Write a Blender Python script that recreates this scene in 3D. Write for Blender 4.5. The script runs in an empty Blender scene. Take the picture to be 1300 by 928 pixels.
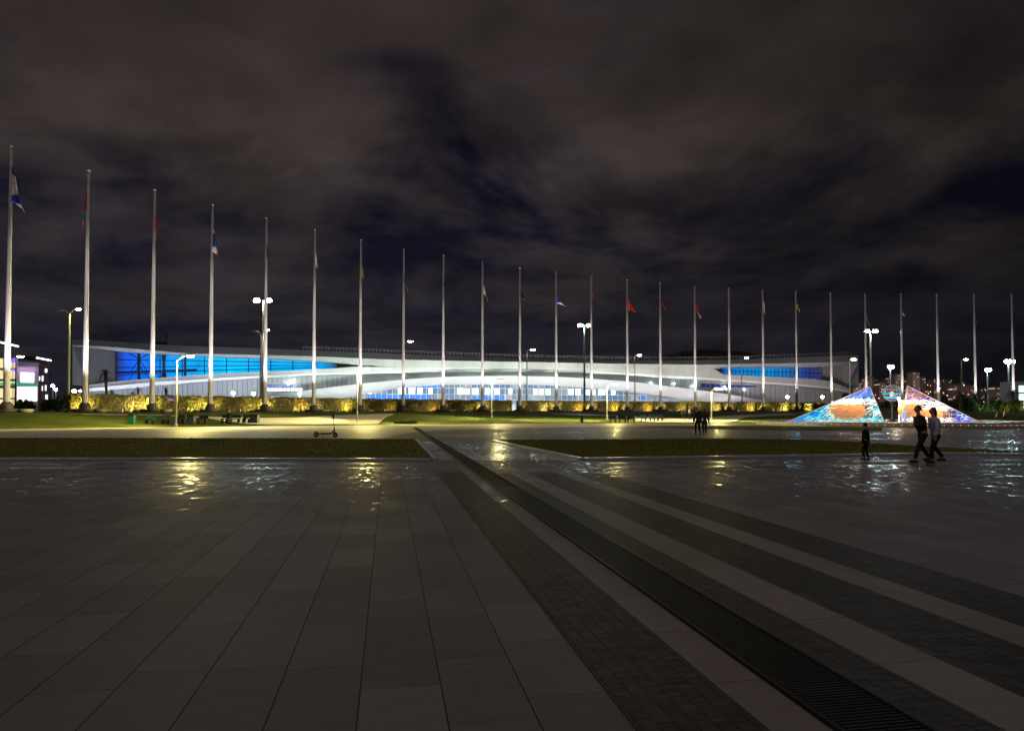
import bpy, math, random
from mathutils import Vector, Matrix
random.seed(7)
SC = bpy.context.scene
COL = SC.collection
R = math.radians
PI = math.pi

# ------------------------------------------------------------------ camera, sky, light, exposure
F = 867.0; PITCH = R(1.5); HOR = 521.0; EYE = 1.6
PY0 = HOR - F*math.tan(PITCH)
cam_d = bpy.data.cameras.new('camera'); cam = bpy.data.objects.new('camera', cam_d); COL.objects.link(cam)
cam.location = (0, 0, EYE); cam.rotation_euler = (R(90)+PITCH, 0, 0)
cam_d.sensor_width = 36; cam_d.lens = F/1300*36
cam_d.shift_y = (PY0-464)/1300; cam_d.clip_end = 9000; cam_d.clip_start = 0.1
SC.camera = cam

def build_world():
    w = bpy.data.worlds.new("World"); SC.world = w; w.use_nodes = True
    nt = w.node_tree; N = nt.nodes; L = nt.links; N.clear()
    def n(t, **k):
        o = N.new(t)
        for a, b in k.items(): setattr(o, a, b)
        return o
    def m(op, a, b=None, c=None):
        o = n('ShaderNodeMath', operation=op)
        for i, v in enumerate((a, b, c)):
            if v is None: continue
            if isinstance(v, (int, float)): o.inputs[i].default_value = v
            else: L.new(v, o.inputs[i])
        return o.outputs[0]
    tc = n('ShaderNodeTexCoord'); sep = n('ShaderNodeSeparateXYZ'); L.new(tc.outputs['Generated'], sep.inputs[0])
    z = m('ADD', m('MAXIMUM', sep.outputs[2], 0.0), 0.20)
    cx = m('DIVIDE', sep.outputs[0], z); cy = m('DIVIDE', sep.outputs[1], z)
    cmb = n('ShaderNodeCombineXYZ'); L.new(cx, cmb.inputs[0]); L.new(cy, cmb.inputs[1]); cmb.inputs[2].default_value = 3.3
    n1 = n('ShaderNodeTexNoise'); n1.inputs['Scale'].default_value = 1.2; n1.inputs['Detail'].default_value = 9; n1.inputs['Roughness'].default_value = .60
    n1.inputs['Distortion'].default_value = .35
    L.new(cmb.outputs[0], n1.inputs['Vector'])
    n2 = n('ShaderNodeTexNoise'); n2.inputs['Scale'].default_value = 3.4; n2.inputs['Detail'].default_value = 5; n2.inputs['Roughness'].default_value = .5
    L.new(cmb.outputs[0], n2.inputs['Vector'])
    # gaps in the cloud (dir px,py,radius,amount)
    dens = n1.outputs['Fac']
    def gap(px, py, rx, ry, amt, dens):
        d = Vector(((px-650)/F, 1.0, (HOR-py)/F)).normalized()
        zz = d.z+.20; u, v = d.x/zz, d.y/zz
        d2 = Vector(((px+rx-650)/F, 1.0, (HOR-py)/F)).normalized(); ru = abs(d2.x/(d2.z+.20)-u)
        d3 = Vector(((px-650)/F, 1.0, (HOR-py-ry)/F)).normalized(); rv = abs(d3.y/(d3.z+.20)-v)
        a = m('DIVIDE', m('SUBTRACT', cx, u), ru); b = m('DIVIDE', m('SUBTRACT', cy, v), rv)
        q = m('ADD', m('MULTIPLY', a, a), m('MULTIPLY', b, b))
        g = m('EXPONENT', m('MULTIPLY', q, -1.0))
        return m('ADD', dens, m('MULTIPLY', g, amt))
    for g in GAPS: dens = gap(*g, dens)
    cr = n('ShaderNodeValToRGB'); L.new(dens, cr.inputs[0])
    e = cr.color_ramp.elements
    e[0].position = .36; e[0].color = (0, 0, 0, 1)
    e[1].position = .56; e[1].color = (1, 1, 1, 1)
    # clear sky colour by height, cloud colour by height and texture
    up = m('MULTIPLY', sep.outputs[2], 2.4)
    clear = n('ShaderNodeValToRGB'); L.new(up, clear.inputs[0])
    ce = clear.color_ramp.elements
    ce[0].position = 0; ce[0].color = (.0120, .0125, .019, 1)
    ce[1].position = .55; ce[1].color = (.0062, .0062, .0135, 1)
    cloud = n('ShaderNodeValToRGB'); L.new(up, cloud.inputs[0])
    q = cloud.color_ramp.elements
    q[0].position = .08; q[0].color = (.0115, .0118, .0185, 1)
    q[1].position = .34; q[1].color = (.026, .0222, .0262, 1)
    q2 = cloud.color_ramp.elements.new(.8); q2.color = (.049, .038, .035, 1)
    q3 = cloud.color_ramp.elements.new(1.0); q3.color = (.032, .024, .0235, 1)
    mx = n('ShaderNodeMix', data_type='RGBA'); L.new(cr.outputs[0], mx.inputs[0]); L.new(clear.outputs[0], mx.inputs[6]); L.new(cloud.outputs[0], mx.inputs[7])
    mul = m('MULTIPLY_ADD', n2.outputs['Fac'], 1.8, .12)
    # away from the town glow the sky is darker to the right (east, out over the hills)
    side = m('SUBTRACT', 1.0, m('MULTIPLY', m('MAXIMUM', m('SUBTRACT', sep.outputs[0], .02), 0.0), 1.05))
    mul = m('MULTIPLY', mul, side)
    bg = n('ShaderNodeBackground'); L.new(mx.outputs[2], bg.inputs[0]); L.new(mul, bg.inputs[1])
    out = n('ShaderNodeOutputWorld'); L.new(bg.outputs[0], out.inputs[0])
GAPS = [(550, 100, 40, 38, -.13), (470, 68, 110, 22, -.12), (850, 165, 120, 40, -.10), (60, 345, 200, 40, -.08),
        (1230, 240, 190, 40, -.13), (640, 20, 260, 40, .10), (130, 110, 240, 80, .10), (420, 180, 120, 40, .09), (930, 90, 200, 60, .05),
        (900, 340, 500, 60, -.05), (300, 220, 260, 60, .05), (310, 280, 80, 22, -.10)]
build_world()

sun_d = bpy.data.lights.new('night_glow', 'SUN'); sun_d.energy = 0.27; sun_d.angle = R(70); sun_d.color = (1.0, .87, .83)
sun = bpy.data.objects.new('night_glow', sun_d); COL.objects.link(sun); sun.rotation_euler = (R(28), R(-12), 0)

SC.view_settings.view_transform = 'Standard'; SC.view_settings.look = 'None'
SC.view_settings.exposure = 0; SC.view_settings.gamma = 1
SC.cycles.use_denoising = True
SC.cycles.sample_clamp_indirect = 4.0
SC.cycles.max_bounces = 5; SC.cycles.diffuse_bounces = 2; SC.cycles.glossy_bounces = 3; SC.cycles.transmission_bounces = 4; SC.cycles.transparent_max_bounces = 6
SC.cycles.caustics_reflective = False; SC.cycles.caustics_refractive = False

# ------------------------------------------------------------------ measuring helpers
def ray(px, py):
    x = (px-650)/F; u = -(py-PY0)/F
    return Vector((x, math.cos(PITCH)-u*math.sin(PITCH), math.sin(PITCH)+u*math.cos(PITCH)))
def at(px, py, Y):
    d = ray(px, py); d = d*(Y/d.y); return Vector((d.x, Y, EYE+d.z))
def ground(px, py, z=0.0):
    d = ray(px, py); d = d*((z-EYE)/d.z); return Vector((d.x, d.y, z))
def lerp_t(t, x):
    if x <= t[0][0]: return t[0][1]
    for (a, b), (c, d) in zip(t, t[1:]):
        if x <= c: return b+(d-b)*(x-a)/(c-a)
    return t[-1][1]
CC = Vector((102.945, -14.958)); CR = 179.33            # the ring on which the flagpoles stand
PLAT = 1.4
D0T = [(-400, 52), (0, 58), (235, 66), (500, 76), (700, 83), (850, 86), (1000, 87), (1300, 84), (1700, 84)]
def ring_y(px, rad):
    tx = (px-650)/F                                    # X = tx*Y on the circle |P-C| = rad
    a = tx*tx+1; b = -2*(tx*CC.x+CC.y); c = CC.x**2+CC.y**2-rad*rad
    return (-b+math.sqrt(max(b*b-4*a*c, 0)))/(2*a)
def height(X, Y):
    if Y < 20: return 0.0
    px = max(-400, min(1700, 650+F*X/Y))
    d0 = lerp_t(D0T, px); d1 = ring_y(px, CR-3.5)
    d0 = min(d0, d1-8.5)
    s = (Y-d0)/(d1-d0)
    s = max(0, min(1, s))
    return PLAT*s*s*(3-2*s)
def on_land(px, py):
    d = ray(px, py)
    lo, hi = 2.0, 600.0
    def g(Y):
        k = Y/d.y; return EYE+d.z*k-height(d.x*k, Y)
    if g(hi) > 0: hi = 600
    prev = lo
    Y = lo
    while Y < 600:
        if g(Y) < 0: break
        prev = Y; Y *= 1.02
    a, b = prev, Y
    for _ in range(30):
        mdl = (a+b)/2
        if g(mdl) > 0: a = mdl
        else: b = mdl
    k = a/d.y
    return Vector((d.x*k, a, height(d.x*k, a)))

# ------------------------------------------------------------------ materials
MATS = {}
def mat(name, col, rough=.6, metal=0, noise=0, nscale=8, emit=0, ecol=None, spec=.5, bump=0, bscale=30):
    if name in MATS: return MATS[name]
    m_ = bpy.data.materials.new(name); m_.use_nodes = True; MATS[name] = m_
    nt = m_.node_tree; b = nt.nodes['Principled BSDF']
    b.inputs['Base Color'].default_value = (*col, 1); b.inputs['Roughness'].default_value = rough; b.inputs['Metallic'].default_value = metal
    b.inputs['Specular IOR Level'].default_value = spec
    tc = nt.nodes.new('ShaderNodeTexCoord')
    if noise:
        nz = nt.nodes.new('ShaderNodeTexNoise'); nz.inputs['Scale'].default_value = nscale; nz.inputs['Detail'].default_value = 6
        nt.links.new(tc.outputs['Object'], nz.inputs['Vector'])
        mr = nt.nodes.new('ShaderNodeMapRange'); mr.inputs[1].default_value = .3; mr.inputs[2].default_value = .7
        mr.inputs[3].default_value = 1-noise; mr.inputs[4].default_value = 1+noise
        nt.links.new(nz.outputs['Fac'], mr.inputs[0])
        mx = nt.nodes.new('ShaderNodeVectorMath'); mx.operation = 'SCALE'; mx.inputs[0].default_value = col
        nt.links.new(mr.outputs[0], mx.inputs['Scale']); nt.links.new(mx.outputs[0], b.inputs['Base Color'])
    if bump:
        nb = nt.nodes.new('ShaderNodeTexNoise'); nb.inputs['Scale'].default_value = bscale; nb.inputs['Detail'].default_value = 3
        nt.links.new(tc.outputs['Object'], nb.inputs['Vector'])
        bp = nt.nodes.new('ShaderNodeBump'); bp.inputs['Strength'].default_value = bump; bp.inputs['Distance'].default_value = .02
        nt.links.new(nb.outputs['Fac'], bp.inputs['Height']); nt.links.new(bp.outputs[0], b.inputs['Normal'])
    if emit:
        b.inputs['Emission Color'].default_value = (*(ecol or col), 1); b.inputs['Emission Strength'].default_value = emit
        m_.cycles.emission_sampling = 'NONE' if emit < 30 else 'AUTO'
    return m_

def nodes_of(name):
    m_ = bpy.data.materials.new(name); m_.use_nodes = True; MATS[name] = m_
    nt = m_.node_tree
    return m_, nt, nt.nodes['Principled BSDF']
def NM(nt, op, a, b=None, c=None, clamp=False):
    o = nt.nodes.new('ShaderNodeMath'); o.operation = op; o.use_clamp = clamp
    for i, v in enumerate((a, b, c)):
        if v is None: continue
        if isinstance(v, (int, float)): o.inputs[i].default_value = v
        else: nt.links.new(v, o.inputs[i])
    return o.outputs[0]
SKEW = .1811                                            # the slabs run towards x=493 in the picture: u = X + SKEW*Y
def paving_mat(name, pitch_u, pitch_v, joint_u, joint_v, c1, c2, r0, r1, bstr, nz_scale=.7, off=.0, vjit=True, wet=.555, jd=.88):
    m_, nt, b = nodes_of(name); L = nt.links
    geo = nt.nodes.new('ShaderNodeNewGeometry'); sp = nt.nodes.new('ShaderNodeSeparateXYZ'); L.new(geo.outputs['Position'], sp.inputs[0])
    u = NM(nt, 'ADD', sp.outputs[0], NM(nt, 'MULTIPLY', sp.outputs[1], SKEW)); v = NM(nt, 'SUBTRACT', sp.outputs[1], NM(nt, 'MULTIPLY', sp.outputs[0], SKEW))
    us = NM(nt, 'DIVIDE', NM(nt, 'ADD', u, off), pitch_u); iu = NM(nt, 'FLOOR', us); fu = NM(nt, 'SUBTRACT', us, iu)
    wn = nt.nodes.new('ShaderNodeTexWhiteNoise'); wn.noise_dimensions = '1D'; L.new(iu, wn.inputs['W'])
    vs = NM(nt, 'ADD', NM(nt, 'DIVIDE', v, pitch_v), NM(nt, 'MULTIPLY', wn.outputs['Value'], 1.0 if vjit else 0.0)); iv = NM(nt, 'FLOOR', vs); fv = NM(nt, 'SUBTRACT', vs, iv)
    cb = nt.nodes.new('ShaderNodeCombineXYZ'); L.new(iu, cb.inputs[0]); L.new(iv, cb.inputs[1])
    w2 = nt.nodes.new('ShaderNodeTexWhiteNoise'); w2.noise_dimensions = '2D'; L.new(cb.outputs[0], w2.inputs['Vector'])
    def joint(f, p, w):
        d = NM(nt, 'MULTIPLY', NM(nt, 'MINIMUM', f, NM(nt, 'SUBTRACT', 1.0, f)), p)
        return NM(nt, 'LESS_THAN', d, w)
    ju = joint(fu, pitch_u, joint_u); jv = NM(nt, 'MULTIPLY', joint(fv, pitch_v, joint_v), .75)
    j = NM(nt, 'MAXIMUM', ju, jv)
    nz = nt.nodes.new('ShaderNodeTexNoise'); nz.inputs['Scale'].default_value = nz_scale; nz.inputs['Detail'].default_value = 8; nz.inputs['Roughness'].default_value = .65
    L.new(geo.outputs['Position'], nz.inputs['Vector'])
    stv = nt.nodes.new('ShaderNodeCombineXYZ'); L.new(NM(nt, 'MULTIPLY', u, 3.0), stv.inputs[0]); L.new(NM(nt, 'MULTIPLY', v, 22.0), stv.inputs[1])
    st = nt.nodes.new('ShaderNodeTexNoise'); st.inputs['Scale'].default_value = 1.0; st.inputs['Detail'].default_value = 4; L.new(stv.outputs[0], st.inputs['Vector'])
    mx = nt.nodes.new('ShaderNodeMix'); mx.data_type = 'RGBA'; mx.inputs[6].default_value = (*c1, 1); mx.inputs[7].default_value = (*c2, 1)
    t = NM(nt, 'ADD', NM(nt, 'MULTIPLY', w2.outputs['Value'], .5), NM(nt, 'MULTIPLY', NM(nt, 'SUBTRACT', nz.outputs['Fac'], .3), 1.0), clamp=True)
    L.new(t, mx.inputs[0])
    sc = nt.nodes.new('ShaderNodeVectorMath'); sc.operation = 'SCALE'; L.new(mx.outputs[2], sc.inputs[0])
    k = NM(nt, 'MULTIPLY', NM(nt, 'SUBTRACT', 1.0, NM(nt, 'MULTIPLY', j, jd)), NM(nt, 'ADD', .84, NM(nt, 'MULTIPLY', st.outputs['Fac'], .32)))
    L.new(k, sc.inputs['Scale']); L.new(sc.outputs[0], b.inputs['Base Color'])
    b.inputs['Specular IOR Level'].default_value = .36
    # damp patches: smoother where the film of water lies
    pv = nt.nodes.new('ShaderNodeCombineXYZ'); L.new(NM(nt, 'MULTIPLY', sp.outputs[0], 4.6), pv.inputs[0]); L.new(NM(nt, 'MULTIPLY', sp.outputs[1], 2.6), pv.inputs[1])
    n3 = nt.nodes.new('ShaderNodeTexNoise'); n3.inputs['Scale'].default_value = 1.0; n3.inputs['Detail'].default_value = 6; n3.inputs['Roughness'].default_value = .7; L.new(pv.outputs[0], n3.inputs['Vector'])
    n4 = nt.nodes.new('ShaderNodeTexNoise'); n4.inputs['Scale'].default_value = .16; n4.inputs['Detail'].default_value = 2; L.new(geo.outputs['Position'], n4.inputs['Vector'])
    mr = nt.nodes.new('ShaderNodeMapRange'); mr.inputs[1].default_value = wet-.05; mr.inputs[2].default_value = wet+.10; mr.inputs[3].default_value = r1; mr.inputs[4].default_value = r0
    L.new(NM(nt, 'ADD', NM(nt, 'ADD', n3.outputs['Fac'], NM(nt, 'MULTIPLY_ADD', NM(nt, 'DIVIDE', NM(nt, 'SUBTRACT', sp.outputs[1], 5.5), 9.0, clamp=True), .16, -.145)), NM(nt, 'ADD', NM(nt, 'MULTIPLY', NM(nt, 'SUBTRACT', n4.outputs['Fac'], .5), .35), NM(nt, 'MULTIPLY', NM(nt, 'SUBTRACT', w2.outputs['Value'], .5), .05))), mr.inputs[0])
    L.new(NM(nt, 'MAXIMUM', mr.outputs[0], NM(nt, 'MULTIPLY', j, .7)), b.inputs['Roughness'])
    nb = nt.nodes.new('ShaderNodeTexNoise'); nb.inputs['Scale'].default_value = 5.0; nb.inputs['Detail'].default_value = 5; L.new(geo.outputs['Position'], nb.inputs['Vector'])
    hgt = NM(nt, 'ADD', NM(nt, 'MULTIPLY', nb.outputs['Fac'], .8), NM(nt, 'ADD', NM(nt, 'MULTIPLY', w2.outputs['Value'], .35), NM(nt, 'MULTIPLY', st.outputs['Fac'], .4)))
    hgt = NM(nt, 'SUBTRACT', hgt, NM(nt, 'MULTIPLY', j, .5))
    bp = nt.nodes.new('ShaderNodeBump'); bp.inputs['Strength'].default_value = bstr; bp.inputs['Distance'].default_value = .01
    L.new(hgt, bp.inputs['Height']); L.new(bp.outputs[0], b.inputs['Normal'])
    return m_
M_SLAB = paving_mat('granite_slabs', .4672, .93, .0045, .003, (.155, .142, .142), (.30, .278, .278), .18, .66, .5, off=.153)
M_LIGHT = paving_mat('pale_slabs', .9, .93, .0, .004, (.25, .220, .205), (.36, .32, .295), .18, .66, .6)
M_COB = paving_mat('dark_cobbles', .098, .098, .006, .006, (.040, .037, .033), (.108, .100, .088), .22, .6, .8, wet=.62, jd=.4)
M_COBW = paving_mat('wet_crossing_cobbles', .098, .098, .006, .006, (.10, .095, .085), (.20, .18, .16), .12, .42, .9, wet=.5, jd=.5)
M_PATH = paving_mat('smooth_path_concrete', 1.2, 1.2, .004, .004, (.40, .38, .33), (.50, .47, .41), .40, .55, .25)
M_BAND = paving_mat('dark_band_slabs', .3, .93, .004, .004, (.075, .068, .064), (.12, .11, .10), .2, .36, .4)

def grass_mat(name, c1, c2):
    m_, nt, b = nodes_of(name); L = nt.links
    geo = nt.nodes.new('ShaderNodeNewGeometry')
    n1 = nt.nodes.new('ShaderNodeTexNoise'); n1.inputs['Scale'].default_value = .5; n1.inputs['Detail'].default_value = 9; n1.inputs['Roughness'].default_value = .75; L.new(geo.outputs['Position'], n1.inputs['Vector'])
    n2 = nt.nodes.new('ShaderNodeTexNoise'); n2.inputs['Scale'].default_value = 22; n2.inputs['Detail'].default_value = 3; L.new(geo.outputs['Position'], n2.inputs['Vector'])
    t = NM(nt, 'ADD', NM(nt, 'MULTIPLY', NM(nt, 'SUBTRACT', n1.outputs['Fac'], .35), 1.8), NM(nt, 'MULTIPLY', NM(nt, 'SUBTRACT', n2.outputs['Fac'], .5), 1.6), clamp=True)
    mx = nt.nodes.new('ShaderNodeMix'); mx.data_type = 'RGBA'; mx.inputs[6].default_value = (*c1, 1); mx.inputs[7].default_value = (*c2, 1); L.new(t, mx.inputs[0]); L.new(mx.outputs[2], b.inputs['Base Color'])
    b.inputs['Roughness'].default_value = .9; b.inputs['Specular IOR Level'].default_value = .12
    bp = nt.nodes.new('ShaderNodeBump'); bp.inputs['Strength'].default_value = .8; bp.inputs['Distance'].default_value = .05; L.new(n2.outputs['Fac'], bp.inputs['Height']); L.new(bp.outputs[0], b.inputs['Normal'])
    return m_
M_GRASS = grass_mat('lawn_grass', (.045, .065, .010), (.12, .135, .022))
M_DRY = grass_mat('worn_grass', (.14, .16, .028), (.33, .32, .065))
M_KERB = mat('pale_kerb_stone', (.60, .62, .68), .30, noise=.12, nscale=3)
M_WHITE = mat('white_paint', (.78, .77, .76), .42, noise=.04, nscale=2)
M_POLE = mat('flagpole_white_enamel', (.66, .64, .64), .38, noise=.05, nscale=1.2)
M_STEEL = mat('grey_lamp_steel', (.42, .43, .43), .4, .3, noise=.08, nscale=3)
M_GREENSTEEL = mat('olive_lamp_steel', (.34, .36, .28), .45, .2, noise=.08, nscale=3)
M_DARK = mat('dark_base_stone', (.045, .040, .040), .55, noise=.3, nscale=3)
M_BLACK = mat('black_rubber', (.012, .012, .013), .5)
M_BLACKM = mat('black_metal', (.02, .02, .022), .35, .4)
M_DRAIN = mat('cast_iron_grate', (.010, .009, .009), .8, 0, noise=.3, nscale=9, spec=.15)
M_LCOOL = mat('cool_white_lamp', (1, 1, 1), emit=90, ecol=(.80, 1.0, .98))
M_LWARM = mat('warm_white_lamp', (1, 1, 1), emit=60, ecol=(1.0, .93, .66))
M_LPATH = mat('path_lamp_glass', (1, 1, 1), emit=50, ecol=(1.0, .84, .42))
M_LBLUE = mat('bluish_white_lamp', (1, 1, 1), emit=130, ecol=(.62, .92, 1.0))

# ------------------------------------------------------------------ mesh builder
class MB:
    def __init__(s): s.v = []; s.f = []; s.mi = []; s.cur = 0
    def face(s, pts):
        n = len(s.v); s.v += [Vector(p) for p in pts]; s.f.append(tuple(range(n, n+len(pts)))); s.mi.append(s.cur); return s
    def box(s, c, d, rz=0, ry=0, rx=0):
        c = Vector(c); hx, hy, hz = d[0]/2, d[1]/2, d[2]/2
        M = Matrix.Rotation(rz, 3, 'Z') @ Matrix.Rotation(ry, 3, 'Y') @ Matrix.Rotation(rx, 3, 'X')
        n = len(s.v)
        for z in (-hz, hz):
            for x, y in ((-hx, -hy), (hx, -hy), (hx, hy), (-hx, hy)): s.v.append(c+M @ Vector((x, y, z)))
        for f in ((0, 3, 2, 1), (4, 5, 6, 7), (0, 1, 5, 4), (1, 2, 6, 5), (2, 3, 7, 6), (3, 0, 4, 7)):
            s.f.append(tuple(n+i for i in f)); s.mi.append(s.cur)
        return s
    def tube(s, pts, rads, n=10, cap=True):
        pts = [Vector(p) for p in pts]
        if isinstance(rads, (int, float)): rads = [rads]*len(pts)
        base = len(s.v); up = None
        for i, p in enumerate(pts):
            t = (pts[min(i+1, len(pts)-1)]-pts[max(i-1, 0)]).normalized()
            if up is None:
                up = Vector((0, 0, 1)) if abs(t.z) < .9 else Vector((0, 1, 0))
            a = t.cross(up).normalized(); b = a.cross(t).normalized(); up = b
            for k in range(n):
                th = 2*PI*k/n; s.v.append(p+(a*math.cos(th)+b*math.sin(th))*rads[i])
        for i in range(len(pts)-1):
            for k in range(n):
                a0 = base+i*n+k; a1 = base+i*n+(k+1) % n
                s.f.append((a0, a1, a1+n, a0+n)); s.mi.append(s.cur)
        if cap:
            s.f.append(tuple(base+k for k in range(n))[::-1]); s.mi.append(s.cur)
            s.f.append(tuple(base+(len(pts)-1)*n+k for k in range(n))); s.mi.append(s.cur)
        return s
    def lathe(s, prof, c=(0, 0, 0), n=20):
        c = Vector(c); base = len(s.v)
        for r, z in prof:
            for k in range(n):
                th = 2*PI*k/n; s.v.append(c+Vector((r*math.cos(th), r*math.sin(th), z)))
        for i in range(len(prof)-1):
            for k in range(n):
                a0 = base+i*n+k; a1 = base+i*n+(k+1) % n
                s.f.append((a0, a1, a1+n, a0+n)); s.mi.append(s.cur)
        s.f.append(tuple(base+k for k in range(n))[::-1]); s.mi.append(s.cur)
        s.f.append(tuple(base+(len(prof)-1)*n+k for k in range(n))); s.mi.append(s.cur)
        return s
    def ell(s, c, r, n=12, m=8, M=None):
        c = Vector(c); base = len(s.v)
        for i in range(m+1):
            ph = PI*i/m
            for k in range(n):
                th = 2*PI*k/n
                p = Vector((r[0]*math.sin(ph)*math.cos(th), r[1]*math.sin(ph)*math.sin(th), r[2]*math.cos(ph)))
                s.v.append(c+(M @ p if M else p))
        for i in range(m):
            for k in range(n):
                a0 = base+i*n+k; a1 = base+i*n+(k+1) % n
                s.f.append((a0, a0+n, a1+n, a1)); s.mi.append(s.cur)
        return s
    def grid(s, rows):
        n = len(s.v); w = len(rows[0])
        for r in rows: s.v += [Vector(p) for p in r]
        for i in range(len(rows)-1):
            for j in range(w-1):
                a = n+i*w+j; s.f.append((a, a+1, a+w+1, a+w)); s.mi.append(s.cur)
        return s
    def build(s, name, mats, parent=None, smooth=False, kind=None):
        if not isinstance(mats, (list, tuple)): mats = [mats]
        me = bpy.data.meshes.new(name)
        off = Vector((0, 0, 0))
        p = parent
        while p is not None: off += p.location; p = p.parent
        me.from_pydata([tuple(v-off) for v in s.v], [], s.f)
        for m_ in mats: me.materials.append(m_)
        if len(mats) > 1: me.polygons.foreach_set('material_index', s.mi)
        if smooth: me.polygons.foreach_set('use_smooth', [True]*len(s.f))
        me.update()
        o = bpy.data.objects.new(name, me); COL.objects.link(o)
        if parent is not None: o.parent = parent
        if kind: o['kind'] = kind
        return o
def tag(o, label, cat, group=None, kind=None):
    if label: o['label'] = label
    if cat: o['category'] = cat
    if group: o['group'] = group
    if kind: o['kind'] = kind
    return o
def empty(name, loc, label=None, cat=None, group=None, rz=0):
    o = bpy.data.objects.new(name, None); COL.objects.link(o); o.location = loc; o.rotation_euler = (0, 0, rz); o.empty_display_size = .3
    return tag(o, label, cat, group)
def origin_to_base(o):
    vs = o.data.vertices
    if not len(vs): return o
    xs = [v.co.x for v in vs]; ys = [v.co.y for v in vs]; z = min(v.co.z for v in vs)
    c = Vector(((min(xs)+max(xs))/2, (min(ys)+max(ys))/2, z))
    o.data.transform(Matrix.Translation(-c)); o.location = o.location+c
    return o
def copy_tree(o, parent=None):
    c = o.copy(); COL.objects.link(c)
    if parent is not None: c.parent = parent
    for ch in list(o.children): copy_tree(ch, c)
    return c
def aim(o, target):
    o.rotation_euler = (Vector(target)-o.location).to_track_quat('-Z', 'Y').to_euler()
def spot(name, loc, target, W, col, size, blend=1.0, rad=.1, parent=None):
    d = bpy.data.lights.new(name, 'SPOT'); d.energy = W; d.color = col; d.spot_size = R(size); d.spot_blend = blend; d.shadow_soft_size = rad
    o = bpy.data.objects.new(name, d); COL.objects.link(o)
    o.location = loc; aim(o, target)
    if parent is not None:
        o.parent = parent; o.location = Vector(loc)-parent.location
    return o
def area(name, loc, target, W, col, sx, sy, parent=None, spread=180):
    d = bpy.data.lights.new(name, 'AREA'); d.spread = R(spread); d.energy = W; d.color = col; d.shape = 'RECTANGLE'; d.size = sx; d.size_y = sy
    o = bpy.data.objects.new(name, d); COL.objects.link(o); o.location = loc; aim(o, target)
    if parent is not None: o.parent = parent; o.location = Vector(loc)-parent.location
    return o

# ------------------------------------------------------------------ ground, paving, lawns
def build_ground():
    xs = [-3000, -1500, -700, -350, -220]+[-180+3*i for i in range(127)]+[230, 300, 450, 800, 1600, 3000]
    ys = [-300, -100, -40, 0, 20, 40]+[46+2.5*i for i in range(53)]+[190, 230, 300, 450, 700, 1100, 2000, 3500]
    MB().grid([[(x, y, height(x, y)-.03 if y > 0 else -.03) for x in xs] for y in ys]).build('ground', M_GRASS, smooth=True, kind='structure')
build_ground()

def sheet(name, material, xs, top, bot, rows=4, lift=.01, kind='structure', flat=False, thick=0):
    """a strip of ground between two measured edge lines, draped on the land"""
    b = MB(); g = []
    f = (lambda px, py: ground(px, py)) if flat else on_land
    for r in range(rows+1):
        t = r/rows; row = []
        for x in xs:
            a = f(x, lerp_t(bot, x)); c = f(x, lerp_t(top, x))
            X = a.x+(c.x-a.x)*t; Y = a.y+(c.y-a.y)*t
            z = 0 if flat else height(X, Y)
            row.append((X, Y, z+lift))
        g.append(row)
    b.grid(g)
    if thick:
        n0 = g[0]; b.grid([[(p[0], p[1], p[2]-thick) for p in n0], n0])
    return b.build(name, material, kind=kind)
def lin(a, b, n): return [a+(b-a)*i/n for i in range(n+1)]

# the big paved plaza, out to where the lawns begin to rise
def build_plaza():
    b = MB(); pxs = lin(-900, 2300, 80); far = []
    for px in pxs:
        Y = lerp_t(D0T, px)+.4; far.append(((px-650)/F*Y, Y, .004))
    mid = [((px-650)/F*20, 20, .004) for px in pxs]
    b.grid([mid, far])
    b.face([(mid[0][0], -25, .004), (mid[-1][0], -25, .004), mid[-1], mid[0]])
    b.build('plaza', M_SLAB, kind='structure')
build_plaza()
def uY(u, Y): return (u-SKEW*Y, Y)
def stripe(name, m_, s0, s1, Y0, Y1, z, uu=None):
    a, c = uY(s0*1.6, Y0), uY(s1*1.6, Y0); d, e = uY(s1*1.6, Y1), uY(s0*1.6, Y1)
    return MB().face([(*a, z), (*c, z), (*d, z), (*e, z)]).build(name, m_, kind='structure')
NEAR = -12
stripe('pavement_band', M_COB, .784, 1.195, NEAR, 17.8, .008)
stripe('pavement_band', M_LIGHT, 1.195, 1.389, NEAR, 20.0, .008)
stripe('pavement_band', M_COB, 1.689, 1.928, NEAR, 17.2, .008)
stripe('pavement_band', M_LIGHT, 1.928, 2.21, NEAR, 19.5, .008)
stripe('pavement_band', M_COB, 2.21, 2.68, NEAR, 17.5, .008)
stripe('pavement_band', M_LIGHT, 2.68, 2.93, NEAR, 19.0, .008)
stripe('pavement_band', M_COB, 2.93, 3.405, NEAR, 17.5, .008)
# cobbled crossing between the two grass strips
sheet('cobbled_crossing', M_COBW, lin(526, 742, 12), [(526, 560), (628, 560), (742, 583.4)], [(526, 561.5), (548, 584.5), (742, 584.5)], 3, .008, flat=True)
# dark transverse bands before the grass strips
for i, (y0, y1) in enumerate(((588.0, 589.8), (593.2, 595.8))):
    sheet('pavement_band', M_BAND, lin(-700, 553+i*4, 20), [(-700, y0), (800, y0)], [(-700, y1), (800, y1)], 1, .009, flat=True)
    sheet('pavement_band', M_BAND, lin(762+i*14, 2000, 20), [(700, y0-.5), (1300, y0-4.5), (2000, y0-9)], [(700, y1-.5), (1300, y1-5), (2000, y1-10)], 1, .009, flat=True)
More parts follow.
